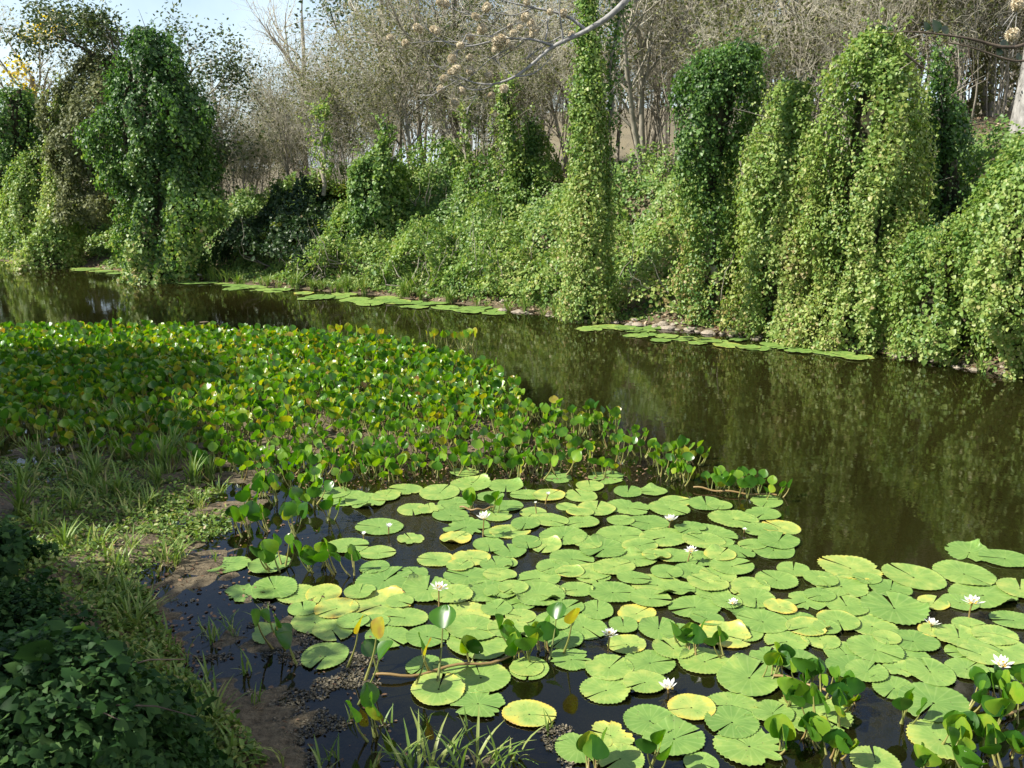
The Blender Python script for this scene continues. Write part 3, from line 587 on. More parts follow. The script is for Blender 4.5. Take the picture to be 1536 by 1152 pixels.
# feathery acacia-like bushes
def feather(px, py, Y, wpx, label, seed):
    r = np.random.default_rng(seed); x0, z0 = atY(px, py, Y); z0 = min(z0, hz(x0, Y) + .3); wd = wpx / (FPX / Y)
    root = thing('feathery_bush', label, 'shrub', (x0, Y, hz(x0, Y)), 'feathery yellow-green bushes')
    st, lf = MB(), MB()
    for s in range(46):
        a = r.uniform(0, 2 * np.pi); L = wd * r.uniform(.5, 1.0); up = r.uniform(.35, 1.1)
        q = np.linspace(0, 1, 8)[:, None]; d = np.array([math.cos(a), math.sin(a) * .7, 0])
        P = d * q * L + np.array([0, 0, 1]) * (up * L * (1.3 * q - .75 * q**2)); st.add(*tube(P, np.linspace(.018, .004, 8), 4))
        m = 130; t = r.uniform(.3, 1, m); B = np.array([np.interp(t, q[:, 0], P[:, i]) for i in range(3)]).T
        sd = nrm(np.cross(d, [0, 0, 1])); sg = r.choice([-1, 1], m)[:, None]
        leaves(lf, B + sd * sg * r.uniform(0, .12, m)[:, None] + r.normal(0, .02, (m, 3)), np.array([0, 0, 1]) + r.normal(0, .3, (m, 3)), sd * sg + d * .6 + r.normal(0, .2, (m, 3)), r.uniform(.07, .15, m), OVAL, np.clip(.45 + r.normal(0, .2, m), 0, 1))
    st.build('stem', BARK, root); lf.build('foliage', FERN, root)
feather(455, 300, 25.5, 75, 'arching feathery bush leaning toward the shade-darkened thicket', 1)
feather(540, 260, 27, 80, 'tall feathery bush behind the grassy creeper shrub', 2)
feather(610, 245, 28, 60, 'small feathery bush behind the stepped creeper mound', 3)

# kapok tree with fluffy pods
kx, ky = atY(1541, 200, 19)[0], 19.0; kz = hz(kx, ky)
kap = thing('kapok_tree', 'pale straight trunk at the right edge whose long bare branch carries fluffy white pods', 'tree', (kx, ky, kz)); K0 = np.array([kx, ky, kz])
mt = MB(); q = np.linspace(0, 1, 14); mt.add(*tube(np.stack([.12 * np.sin(q * 3), 0 * q, q * 9.5 - .2], -1), .33 - .14 * q + .05 * np.exp(-q * 14), 18)); mt.build('trunk', PBARK, kap)
KB = 15.0
def kp(px, py, dy=0): x, z = atY(px, py, KB + dy); return np.array([x, KB + dy, z])
def curve(P, n):
    P = np.array(P); t = np.linspace(0, 1, len(P)); q = np.linspace(0, 1, n)
    w_ = [np.interp(q, t, P[:, i]) for i in range(3)]
    w_ = np.array(w_).T
    for _ in range(2): w_[1:-1] = (w_[:-2] + 2 * w_[1:-1] + w_[2:]) / 4
    return w_
mbk = MB(); RK = np.random.default_rng(3)
main = curve([K0 + [-.1, -.1, 8.6], K0 + [-2.2, -1.2, 8.2], kp(1010, -75, .6), kp(945, -5), kp(915, 25), kp(880, 46), kp(845, 62), kp(825, 72), kp(800, 95), kp(775, 115), kp(740, 128), kp(705, 124), kp(680, 108)], 44)
mbk.add(*tube(main - K0, np.interp(np.linspace(0, 1, 44), [0, .28, .5, .72, 1], [.14, .050, .034, .022, .006]), 8))
subs = [([(828, 68), (800, 58), (770, 58), (735, 55), (700, 52)], .024), ([(775, 115), (800, 112), (820, 95), (830, 80)], .016), ([(705, 122), (690, 118), (670, 110), (655, 118)], .012), ([(768, 57), (740, 60), (710, 70), (690, 72), (660, 62), (640, 45), (636, 35)], .018),
        ([(700, 52), (680, 90), (690, 110)], .012), ([(818, 60), (822, 40), (820, 25), (808, 48)], .014), ([(735, 55), (760, 40), (790, 30)], .012), ([(765, 72), (735, 88), (700, 120)], .013), ([(790, 58), (770, 75), (745, 90), (730, 85)], .012),
        ([(712, 70), (690, 62), (640, 62), (608, 65)], .012), ([(740, 128), (720, 136), (700, 134), (680, 120)], .010), ([(690, 118), (655, 138), (640, 150)], .006), ([(720, 128), (710, 150), (700, 165)], .005), ([(880, 46), (850, 20), (800, 12), (750, 0), (720, -12)], .03),
        ([(800, 12), (770, 25), (740, 18), (715, 25)], .012), ([(770, 115), (752, 100), (745, 92)], .008), ([(845, 62), (842, 40), (838, 10), (842, -15)], .02), ([(715, 25), (690, 18), (660, 5)], .009), ([(680, 90), (665, 105), (655, 100)], .006), ([(840, 55), (800, 78), (788, 92), (795, 82)], .012)]
for k, (pp, r0) in enumerate(subs):
    off_ = RK.uniform(-.25, .25); c = curve([kp(a, b, off_ * i / len(pp)) for i, (a, b) in enumerate(pp)], 12); mbk.add(*tube(c - K0, np.linspace(r0, .005, 12), 5))
    for s in range(5):
        i = RK.integers(3, 12); d = nrm(c[min(i, 10) + 1] - c[min(i, 10)]) + RK.normal(0, .7, 3); q4 = np.linspace(0, 1, 4)[:, None]
        mbk.add(*tube(c[i] - K0 + nrm(d) * q4 * RK.uniform(.12, .35), np.linspace(.006, .003, 4), 3))
mbk.build('branch', PBARK, kap)
def fluff(seed):
    r = np.random.default_rng(seed); n = 420; d = nrm(r.normal(0, 1, (n, 3))); m = MB()
    ph = np.linspace(0, np.pi, 9); th = np.linspace(0, 2 * np.pi, 12, endpoint=False)
    V = np.stack([np.sin(ph)[:, None] * np.cos(th), np.sin(ph)[:, None] * np.sin(th), np.cos(ph)[:, None] + 0 * th], -1); V = V * (.052 + .02 * vn(V[..., 0] * 3 + 9, V[..., 1] * 3 + 9, V[..., 2] * 3, seed))[..., None]
    i = np.arange(8)[:, None] * 12; j = np.arange(12)[None]; j2 = (j + 1) % 12
    m.add(V.reshape(-1, 3), np.stack([i + j, i + 12 + j, i + 12 + j2, i + j2], -1).reshape(-1, 4), .6)
    leaves(m, d * .05, r.normal(0, 1, (n, 3)), d + r.normal(0, .45, (n, 3)), r.uniform(.02, .042, n), OVAL, r.random(n)); return m.mesh('seed_pod', FLUFF)
FL = [fluff(i) for i in range(4)]
for i, (a, b) in enumerate([(585, 57), (608, 66), (625, 41), (630, 45), (650, 44), (656, 46), (678, 88), (690, 68), (704, 54), (707, 58), (712, 24), (716, 26), (724, 42), (723, 45), (705, 86), (730, 12), (745, 62), (752, 58), (757, 60), (762, 64), (742, 74), (747, 70), (768, 72), (770, 50), (780, 42), (765, 40), (789, 20), (788, 26), (796, 35),
        (799, 42), (803, 46), (825, 18), (845, 20), (733, 113), (706, 106), (684, 104), (676, 108), (666, 118), (661, 134), (692, 136), (756, 133), (737, 143), (682, 154), (735, 112), (730, 8), (790, 3), (668, 6), (660, 2), (858, 52), (800, 50)]):
    p = kp(a, b, RK.uniform(-.2, .2)); o = obj('seed_pod', FL[i % 4], kap, p - K0); s = RK.uniform(.65, 1.0); o.scale = (s, s, s * RK.uniform(.95, 1.2)); o.rotation_euler = tuple(RK.uniform(0, 3, 3))
for a, b in [(1528, 6), (1519, 52)]:
    x, z = atY(a, b, 18.2); o = obj('seed_pod', FL[0], kap, np.array([x, 18.2, z]) - K0); o.scale = (1.7,) * 3
mh = MB(); x, z = atY(1524, -20, 18.4); x2, z2 = atY(1519, 90, 18.2); q4 = np.linspace(0, 1, 6)[:, None]
for a, b in [((1530, -30), (1519, 85)), ((1528, 10), (1503, 40)), ((1528, 12), (1508, 48))]:
    p = np.array([atY(*a, 18.3)[0], 18.3, atY(*a, 18.3)[1]]); p2 = np.array([atY(*b, 18.2)[0], 18.2, atY(*b, 18.2)[1]]); mh.add(*tube(p + (p2 - p) * q4 - K0, np.linspace(.012, .005, 6), 4))
mh.build('hanging_twig', PBARK, kap)

# dark branch reaching in from a tree just outside the right edge
lx, ly = 11.2, 15.2; lz = hz(lx, ly); L0 = np.array([lx, ly, lz])
lb = thing('broadleaf_tree', 'dark thin branch with a few broad leaves reaching in at the upper right edge', 'tree', (lx, ly, lz))
def lp(a, b, d=0): x, z = atY(a, b, 13.5 + d); return np.array([x, 13.5 + d, z])
mt = MB(); q = np.linspace(0, 1, 10); mt.add(*tube(np.stack([-.3 * q, -.3 * q, q * 5.6 - .2], -1), .13 - .07 * q, 9)); mt.build('trunk', DBARK, lb)
mt = MB()
for pts, r0 in [([L0 + [-.2, -.2, 3.4], lp(1545, 76), lp(1500, 72), lp(1462, 58), lp(1420, 53), lp(1372, 46), lp(1320, 49)], .035), ([L0 + [-.2, -.2, 2.9], lp(1550, 96), lp(1510, 90), lp(1478, 78), lp(1440, 66), lp(1400, 62)], .022), ([lp(1452, 66), lp(1455, 95), lp(1460, 115), lp(1452, 132)], .009), ([lp(1358, 80), lp(1375, 95), lp(1395, 108)], .02), ([L0 + [-.3, -.2, 4.6], lp(1590, 10), lp(1535, 0)], .02)]:
    c = curve(pts, 16); mt.add(*tube(c - L0, np.linspace(r0, .006, 16), 6))
mt.build('branch', DBARK, lb)
for (a, b), d, s in [((1391, 46), (-.1, 0, 1), .14), ((1407, 48), (-.2, .1, .9), .2), ((1414, 49), (.4, 0, .4), .15), ((1503, 72), (.5, 0, .6), .17), ((1500, 83), (-.2, 0, .9), .13), ((1527, 90), (.3, 0, .9), .12), ((1540, 92), (.6, 0, -.3), .16)]:
    ml = MB(); v = np.array([[d[0], -.2, d[2]]], float); leaves(ml, (lp(a, b) - L0)[None], np.array([[.3, -1, .25]]), v, np.array([s]), HEART, .15); ml.build('leaf', DARKLEAF, lb)

# ------------------------------------------------------------------ creeping ground cover on the far bank slope
R = np.random.default_rng(21); n = 170000; x = R.uniform(-19, 12, n); s = R.uniform(.15, 6.2, n)**1.0; y = shore(x) + s * 1.2
cov = fbm(x * .55, y * .55, 0, 31, 3); keep = (cov + .25 * np.exp(-((s - 2.8) / 1.8)**2) + R.normal(0, .06, n)) > np.where(s > 4.6, .6, .46) + np.where(x < -8, .06, 0) + np.clip(.6 - s, 0, 1) * .3
x, y, s = x[keep], y[keep], s[keep]; n = len(x); z = height(x, y); e = .15
gx = (height(x + e, y) - z) / e; gy = (height(x, y + e) - z) / e
bump = fbm(x * 1.6, y * 1.6, 0, 33, 3); zz = z + .02 + np.clip(bump - .33, 0, 1) * 2.1 * np.clip(s / 2, .12, 1) * R.random(n)**.35
P = np.stack([x, y, zz], -1); Nn = np.stack([-gx, -gy - .3, np.ones(n) * .8], -1); Nn = nrm(Nn) + R.normal(0, .4, (n, 3)); T = np.stack([gx * -.5, gy * -.5 - .3, -.4 + 0 * x], -1) + R.normal(0, .6, (n, 3))
m = MB(); leaves(m, P, Nn, T, .066 * R.uniform(.6, 1.25, n) * np.interp(y, [13, 30], [.95, 1.3]), HEART, np.clip(.48 + R.normal(0, .13, n) + (cov[keep] - .5) * .4, 0, 1))
tag(m.build('creeper_cover', VINE), 'green creeper carpeting the slope of the far bank', 'ground cover', kind='stuff')
# dry leaf litter on shore and terrace
n = 9000; x = R.uniform(-16, 11, n); s = np.where(R.random(n) < .35, R.uniform(0, .9, n), R.uniform(4, 9, n)); y = shore(x) + s * 1.2; z = height(x, y) + .012
m = MB(); leaves(m, np.stack([x, y, z], -1), np.array([0, -.2, 1]) + R.normal(0, .35, (n, 3)), R.normal(0, 1, (n, 3)), R.uniform(.05, .12, n), OVAL, R.random(n))
tag(m.build('leaf_litter', LITTER), 'dry brown leaves lying along the far shore and terrace', 'leaf litter', kind='stuff')

# grass tufts
def tuft(seed, nb, h, spread, tint):
    r = np.random.default_rng(seed); m = MB()
    for b in range(nb):
        a = r.uniform(0, 6.28); L = h * r.uniform(.45, 1.1); q = np.linspace(0, 1, 6); bend = r.uniform(.2, 1.0) * spread
        d = np.array([math.cos(a), math.sin(a), 0]); p0 = r.normal(0, .02 + .05 * spread * h, 3); p0[2] = -.02
        P = p0 + d * (bend * L * q**1.8)[:, None] + np.array([0, 0, 1]) * (L * (q - .35 * bend * q**2.5))[:, None]
        sd = np.cross(d, [0, 0, 1]); wdt = (L * .018 + .003) * np.sin(np.clip(q * .9 + .1, 0, 1) * np.pi) + .0008
        V = np.stack([P - sd * wdt[:, None], P + np.array([0, 0, -.3]) * wdt[:, None], P + sd * wdt[:, None]], 1).reshape(-1, 3)
        i = np.arange(5)[:, None] * 3; F = np.concatenate([np.stack([i + 0, i + 1, i + 4, i + 3], -1), np.stack([i + 1, i + 2, i + 5, i + 4], -1)]).reshape(-1, 4)
        m.add(V, F, np.clip(tint + r.normal(0, .18), 0, 1))
    return m.mesh('grass_tuft', GRASS)
TF = [tuft(1, 26, .5, .9, .5), tuft(2, 18, .38, 1.0, .55), tuft(3, 34, .6, .8, .45), tuft(4, 10, .3, 1.1, .6), tuft(5, 7, .26, 1.0, .5)]
items = []; R = np.random.default_rng(8)
for px, py, k, sc in [(455, 425, 2, 1.5), (470, 424, 0, 1.5), (490, 430, 2, 1.3), (515, 432, 0, 1.2), (545, 438, 1, 1.4), (575, 440, 2, 1.2), (620, 445, 0, 1.5), (650, 446, 2, 1.3), (675, 448, 0, 1.6), (700, 452, 2, 1.2), (725, 455, 1, 1.4), (445, 430, 1, 1.3),
                      (1370, 528, 1, 1.0), (1400, 530, 2, .8), (1440, 530, 2, .8), (1455, 535, 0, .9), (1425, 535, 1, .8), (60, 388, 2, 1.5), (30, 386, 0, 1.5), (90, 390, 1, 1.5), (10, 388, 2, 1.4), (115, 396, 0, 1.2), (800, 455, 1, 1), (180, 405, 1, 1.3)] + [(q, float(np.interp(q, [p[0] for p in SHP], [p[1] for p in SHP])) + 1, int(R.choice([0, 1, 2])), R.uniform(.5, 1.05)) for q in np.concatenate([R.uniform(250, 840, 46), R.uniform(1330, 1520, 6)])]:
    x, y = at(px, py - 4, .05); o = obj('grass_tuft', TF[k], None, (x, y, hz(x, y))); o.rotation_euler.z = R.uniform(0, 6); o.scale = (sc,) * 3
    items.append((o, 'green waterline grass tuft', x, y))
place_labels(items, LM, 'grass tuft', 'grass tufts along the far waterline')
# rocks
items = []
def rock(seed):
    r = np.random.default_rng(seed); import bmesh
    bm = bmesh.new(); bmesh.ops.create_icosphere(bm, subdivisions=2, radius=1)
    V = np.array([v.co for v in bm.verts]); k = .72 + .5 * vn(V[:, 0] * 1.6 + 7, V[:, 1] * 1.6 + 7, V[:, 2] * 1.6 + 7, seed) + .12 * vn(V[:, 0] * 4, V[:, 1] * 4, V[:, 2] * 4, seed)
    for v, s in zip(bm.verts, k): v.co = v.co * s; v.co.z *= .62
    me = bpy.data.meshes.new('shore_rock'); bm.to_mesh(me); bm.free(); me.materials.append(ROCK); return me
RM = [rock(i) for i in range(6)]
for i in range(120):
    if i < 92: px = R.uniform(750, 1330)
    else: px = R.uniform(1330, 1536)
    xs = at(px, np.interp(px, [p[0] for p in SHP], [p[1] for p in SHP]))
    x = xs[0] + R.normal(0, .05); y = float(shore(x)) + abs(R.normal(.05, .2)) - .12; s = R.uniform(.03, .085) * (1.4 if R.random() < .2 else 1)
    o = obj('shore_rock', RM[i % 6], None, (x, y, max(hz(x, y), -.02) + s * .25)); o.rotation_euler = (0, 0, R.uniform(0, 6)); o.scale = (s * R.uniform(.9, 1.5), s, s * R.uniform(.7, 1))
    items.append((o, 'pale flat shore rock' if s > .08 else 'small pale shore rock', x, y))
place_labels(items, LM, 'rock', 'pale rocks along the far waterline')

# ------------------------------------------------------------------ white water lilies
def flower_meshes(seed, openness, npet=18, size=.062):
    r = np.random.default_rng(seed); m = MB()
    for k in range(npet):
        ring = k // 6; a = k * 2 * np.pi / 6 + ring * .5 + r.normal(0, .08); el = np.interp(ring, [0, 2], [.15, .95]) + (1 - openness) * .75; L = size * (1.05 - .12 * ring) * r.uniform(.92, 1.08)
        q = np.linspace(0, 1, 6); wd = L * .2 * np.sin(np.clip(q * .82 + .16, 0, 1) * np.pi)**.8 * (1 - q**6)
        ee = el + q * .35 * (1 if openness > .5 else .5); rr_ = .008 + np.cumsum(np.cos(ee)) * L / 6; zz_ = np.cumsum(np.sin(ee)) * L / 6
        d = np.array([math.cos(a), math.sin(a), 0]); sd = np.array([-math.sin(a), math.cos(a), 0]); P = d * rr_[:, None] + np.array([0, 0, 1]) * zz_[:, None]
        V = np.stack([P - sd * wd[:, None] + np.array([0, 0, .12]) * wd[:, None], P, P + sd * wd[:, None] + np.array([0, 0, .12]) * wd[:, None]], 1).reshape(-1, 3)
        i = np.arange(5)[:, None] * 3; m.add(V, np.concatenate([np.stack([i, i + 1, i + 4, i + 3], -1), np.stack([i + 1, i + 2, i + 5, i + 4], -1)]).reshape(-1, 4), r.random())
    c = MB(); n = 60; d = r.normal(0, 1, (n, 3)); d[:, 2] = abs(d[:, 2]) + 1; leaves(c, r.normal(0, .006, (n, 3)) * np.array([1, 1, .2]) + np.array([0, 0, .006]), r.normal(0, 1, (n, 3)), d, np.full(n, size * .38), OVAL, r.random(n))
    return m.mesh('corolla', PETAL), c.mesh('flower_centre', CENTRE)
FLW = []
OPEN = [flower_meshes(i, o) for i, o in enumerate([1.0, .75, .45, .2])]
def flower(px, py, bx, by, k, sc, label, phrase=None):
    """head at photo pixel (px,py), stalk leaving the water at (bx,by)"""
    X, Y = at(bx, by, 0); hx, hz_ = atY(px, py, Y); hz_ = max(hz_, .03)
    root = thing('water_lily_flower', label, 'flower', (X, Y, 0), 'white water lily flowers')
    q = np.linspace(0, 1, 8)[:, None]; P = np.concatenate([(hx - X) * q**1.4, .02 * np.sin(q * 3), -.05 + (hz_ + .05) * q], 1)
    m = MB(); m.add(*tube(P, np.full(8, .0055), 7), .85); m.build('flower_stalk', STALK, root)
    h = obj('corolla', OPEN[k][0], root, P[-1]); h.scale = (sc * .8,) * 3; h.rotation_euler = (random.uniform(-.2, .1), random.uniform(-.15, .15), random.uniform(0, 6))
    if k < 3: obj('flower_centre', OPEN[k][1], h)
    if phrase: FLW.append((phrase, X, Y))
flower(658, 883, 658, 912, 0, 1.25, 'wide open white water lily nearest the left side of the raft', 'the leftmost wide open flower')
flower(726, 778, 724, 806, 2, 1.3, 'half closed white water lily on a tall stalk far left in the raft', 'the half closed tall flower')
flower(1006, 781, 1004, 793, 1, 1.35, 'white water lily low on the far middle edge of the raft', 'the farthest white flower')
flower(1037, 827, 1031, 845, 0, 1.05, 'small open white water lily on a leaning stalk mid raft', 'the leaning mid-raft flower')
flower(1459, 905, 1455, 930, 0, 1.4, 'tall open white water lily on red stalk near the right edge', 'the tall right-hand flower')
flower(1398, 938, 1398, 943, 1, 1.05, 'white water lily resting low on a pad left of the tall red stalk', 'the low flower on the right')
flower(915, 953, 912, 982, 0, 1.05, 'open white water lily standing over a ragged yellow pad', 'the flower over the yellow pad')
flower(1003, 1033, 1004, 1042, 2, 1.2, 'white water lily closest to the camera, sitting in open water', 'the flower nearest the camera')
flower(1503, 998, 1490, 1030, 1, 1.25, 'white water lily behind the hyacinth leaves in the lower right corner', 'the flower among right leaves')
flower(583, 791, 582, 803, 3, .8, 'tiny white bud opening on the leftmost pad in blue water', 'the tiny white bud')
flower(545, 802, 545, 812, 3, .6, 'brownish closed bud beside the tiny white bud')
flower(1100, 906, 1101, 911, 1, .8, 'small white water lily flat between pads, centre right')
flower(822, 742, 817, 757, 3, .6, 'closed pale bud on a bent stalk at the back of the raft')
flower(803, 755, 805, 772, 3, .4, 'short spent bud stalk left of the bent bud stalk')
flower(1117, 797, 1117, 800, 1, .5, 'tiny white bloom at the right back edge of the raft')
flower(299, 414, 299, 420, 0, 1.9, 'lone white water lily far off before the shade-darkened thicket')

# ------------------------------------------------------------------ lily pads
PADS = """697,709,40 707,727,60 759,730,52 790,743,45 823,744,48 836,717,44 871,744,50 910,717,55 942,738,45 1012,753,45 942,762,62 895,764,55 1059,757,52 1150,753,48 1100,779,70 1145,772,50
1171,792,55,y 1140,796,50 1004,764,58 973,785,58 931,782,40 931,804,68 996,807,70 1064,803,75 1056,813,60 1168,813,60 1160,826,62 1129,818,40 1051,839,50 1095,851,60 1038,860,55 905,825,68 952,839,60
858,839,62 921,852,60 889,864,55 986,878,72 1124,883,58 1077,865,50 809,868,60 845,805,70 827,782,50 874,785,48 850,761,30 765,798,55 788,787,45 699,791,68 744,773,48 676,774,50 619,765,46 684,756,50
660,740,60 520,748,65 548,753,60 608,735,48 499,740,50 569,791,66 616,809,40,r 654,840,52 701,865,65 707,838,55,e 744,848,48 733,818,50 765,828,48 684,808,46,y 733,889,70 567,830,48 522,820,58 561,853,42
577,872,84 817,891,60 641,886,76 806,893,80 781,904,52 919,890,68 888,859,55 875,941,70 896,917,52 955,921,55,y 975,900,58 1042,911,72 1067,890,55 1062,877,58 1098,852,60 1126,882,58 1134,900,58 1118,916,60
1144,934,70 1170,913,45,y 1208,903,62 1165,872,60 1262,880,80 1275,853,85 1231,870,50 1336,885,58 1370,866,84 1341,914,96 1269,909,65 1195,932,60 1211,943,60 1257,934,60,e 1308,940,72 1446,862,82 1474,893,90
1454,829,68 1507,839,66 1530,885,66 1397,946,40,e 1438,957,70 1456,940,50 1443,979,45 1369,963,68 1313,977,76 1362,985,60 1520,931,60 1502,977,85 1492,957,60 988,944,62 1020,950,56 1085,954,75,e 1180,963,62
857,990,62 794,1004,60 914,1003,70 975,995,72 909,1036,73 967,1026,62 1057,993,75 1124,1018,95 1098,1059,73 1098,1085,78 1037,1064,66,y 1124,1120,102 975,1082,76 1011,1110,85 916,1105,68,yr 868,1123,70
930,1141,70 1052,1146,50 794,1072,73,e 1159,1072,60 1221,1072,105 1269,982,65 1277,1003,70 1351,1005,48,r 1341,1033,62 1395,1010,70 1400,1056,100 1313,1143,70 1410,1110,90,e 1492,1020,60 343,848,58 404,848,62
366,890,58,r 412,884,70 446,892,60 486,892,55,e 563,853,42 571,908,84 505,915,62,y 472,934,68 499,947,60 408,953,60 488,985,70 582,956,66 641,956,62 607,928,62 563,934,40 698,924,76,e 709,945,76 717,892,50
751,890,50 717,966,88 781,926,44 637,1000,55 675,1002,45 721,1017,85,e 658,1036,80,y 717,1057,77 790,1003,50 679,894,60 830,935,56 845,960,58 940,968,54,y 1010,975,60 762,945,58 800,945,50 1230,960,56 1300,1010,60
1450,1005,60 1200,995,62 1150,985,50 1330,960,40 1470,985,56 760,760,46 800,770,40 645,765,40 580,745,44 735,745,40 980,738,40 1080,760,36 885,730,42 960,820,50 1010,835,52 880,815,44 790,815,46 830,852,50
1000,860,46 950,870,44 1020,885,44 865,885,48 850,915,50 935,940,46 1120,950,50 1060,930,46 1080,835,46 1110,830,44 1190,855,48 1230,895,44 1300,870,40 1400,905,44,e 745,915,46 690,850,40 620,860,44 600,905,40
540,890,48 530,935,46 455,915,44 750,865,46 770,885,44 1035,795,46 1080,815,40 985,835,40,e 745,800,40 1440,905,50 870,770,38,e 760,845,34,e 1240,945,40 1090,905,44 820,820,46 855,860,40"""
def pad(name, X, Y, z, D, flags, seed, parent=None):
    r = np.random.default_rng(seed); Rr = D / 2; nA = 72
    u_ = r.random()
    if not flags and u_ < .07: flags = 'e'
    elif not flags and u_ < .15: flags = 'r'
    notch = r.uniform(.05, .22); a0 = r.uniform(0, 2 * np.pi); ang = a0 + notch / 2 + np.linspace(0, 2 * np.pi - notch, nA)
    tooth = np.where(np.arange(nA) % 2 == 0, 1.0, 1 - r.uniform(.025, .06)); elong = 1 + r.uniform(0, .10) * np.cos(2 * (ang - a0))
    rim = tooth * elong * (1 + .035 * (vn(np.cos(ang) * 1.6 + 5, np.sin(ang) * 1.6 + 5, 0, seed) - .5) * 2)
    if 'r' in flags: rim *= 1 - .5 * np.clip(fbm(np.cos(ang) * 2.4 + 5, np.sin(ang) * 2.4 + 5, 0, seed + 5, 2) - .5, 0, 1) * 2.4
    elif r.random() < .35:
        b = r.uniform(0, 2 * np.pi); rim *= 1 - r.uniform(.06, .22) * np.exp(-(((ang - b + np.pi) % (2 * np.pi) - np.pi) / r.uniform(.08, .2))**2)
    fr = np.array([.04, .25, .5, .75, .9, .97, 1.0]); nR = len(fr)
    zr = np.array([-.004, 0, .001, .0015, .002, .003, .0045]) * (.6 + Rr * 3)
    wav = (vn(np.cos(ang) * 1.8 + 9, np.sin(ang) * 1.8 + 9, 0, seed + 3) - .5)
    xx = Rr * fr[:, None] * rim[None] * np.cos(ang); yy = Rr * fr[:, None] * rim[None] * np.sin(ang); z_ = zr[:, None] + (fr[:, None]**3) * np.clip(wav, -.25, 1)[None] * Rr * .09
    if r.random() < .2 and 'far' not in flags:                # one folded-up edge
        b = r.uniform(0, 2 * np.pi); z_ += (fr[:, None]**6) * np.exp(-(((ang - b + np.pi) % (2 * np.pi) - np.pi) / .35)**2)[None] * Rr * r.uniform(.1, .28)
    top = np.stack([xx, yy, z_], -1).reshape(-1, 3); bot = top[-nA:] * np.array([.985, .985, 1]) - np.array([0, 0, .004])
    base = r.uniform(.0, .34) + (.20 if 'y' in flags else 0) + (.1 if 'e' in flags else 0)
    ed = (fr[:, None]**(5 if 'y' not in flags else 2.5)) * (.10 + (.38 if 'e' in flags or 'y' in flags else .0) * np.clip(vn(np.cos(ang) * 1.5 + 3, np.sin(ang) * 1.5 + 3, 0, seed + 8) * 1.6 - .4, 0, 1))[None]
    tint = np.clip(base + ed, 0, .95).ravel()
    i = np.arange(nR - 1)[:, None] * nA; j = np.arange(nA - 1)[None]
    F = np.stack([i + j, i + nA + j, i + nA + j + 1, i + j + 1], -1).reshape(-1, 4)
    k = np.arange(nA - 1); F2 = np.stack([(nR - 1) * nA + k, nR * nA + k, nR * nA + k + 1, (nR - 1) * nA + k + 1], -1)
    m = MB(); m.add(np.concatenate([top, bot]), np.concatenate([F, F2]), np.concatenate([tint, tint[-nA:]]))
    o = m.build(name, PAD, None, (X, Y, z)); o.rotation_euler = (r.normal(0, .008), r.normal(0, .008), 0); return o
pads = []; lev = []
plist = []
for k, tk in enumerate(PADS.split()):
    f = tk.split(','); px, py, wp = map(float, f[:3]); plist.append((px, py, wp * 1.07, f[3] if len(f) > 3 else ''))
RP = np.random.default_rng(77)
items = []
for k, (px, py, wp, fl) in enumerate(plist):
    X, Y = at(px, py); D = wp / ppm(px, py)
    used_l = {l for (x2, y2, d2, l) in lev if math.hypot(X - x2, Y - y2) < (D + d2) / 2 * .98}
    l = next(i for i in range(60) if i not in used_l); lev.append((X, Y, D, l))
    o = pad('lily_pad', X, Y, .006 + .0042 * l, D, fl, 1000 + k); 
    ad = 'ragged yellowing' if fl == 'yr' else 'yellow' if 'y' in fl else 'yellow-edged green' if 'e' in fl else 'ragged green' if 'r' in fl else ('large green' if D > .36 else 'small green' if D < .25 else 'green')
    items.append((o, ad + ' lily pad', X, Y))
place_labels(items, FLW, 'lily pad', 'lily pads of the big raft', 9)
items = []
for (a, b, cnt, sp_, w0) in [((118, 404), (182, 409), 9, 3, 40), ((252, 424), (400, 423), 9, 3, 34), ((345, 432), (400, 434), 6, 2, 34), ((412, 441), (600, 454), 12, 7, 44), ((570, 452), (752, 468), 12, 6, 44), ((880, 490), (990, 496), 8, 4, 40), ((940, 503), (1130, 517), 14, 7, 40), ((1120, 521), (1310, 533), 11, 6, 44)]:
    for k in range(cnt):
        t = (k + RP.uniform(.1, .9)) / cnt; px = a[0] + (b[0] - a[0]) * t; py = a[1] + (b[1] - a[1]) * t + RP.normal(0, sp_ * .6)
        X, Y = at(px, py); D = w0 * RP.uniform(.75, 1.15) / ppm(px, py)
        if Y > float(shore(X)) - .12: Y = float(shore(X)) - .12 - RP.uniform(0, .3)
        o = pad('lily_pad', X, Y, .006 + .004 * (k % 5), D, 'far' + ('e' if RP.random() < .12 else ''), 3000 + len(items)); items.append((o, 'far-shore lily pad', X, Y))
place_labels(items, LM, 'lily pad', 'lily pads along the far shore')

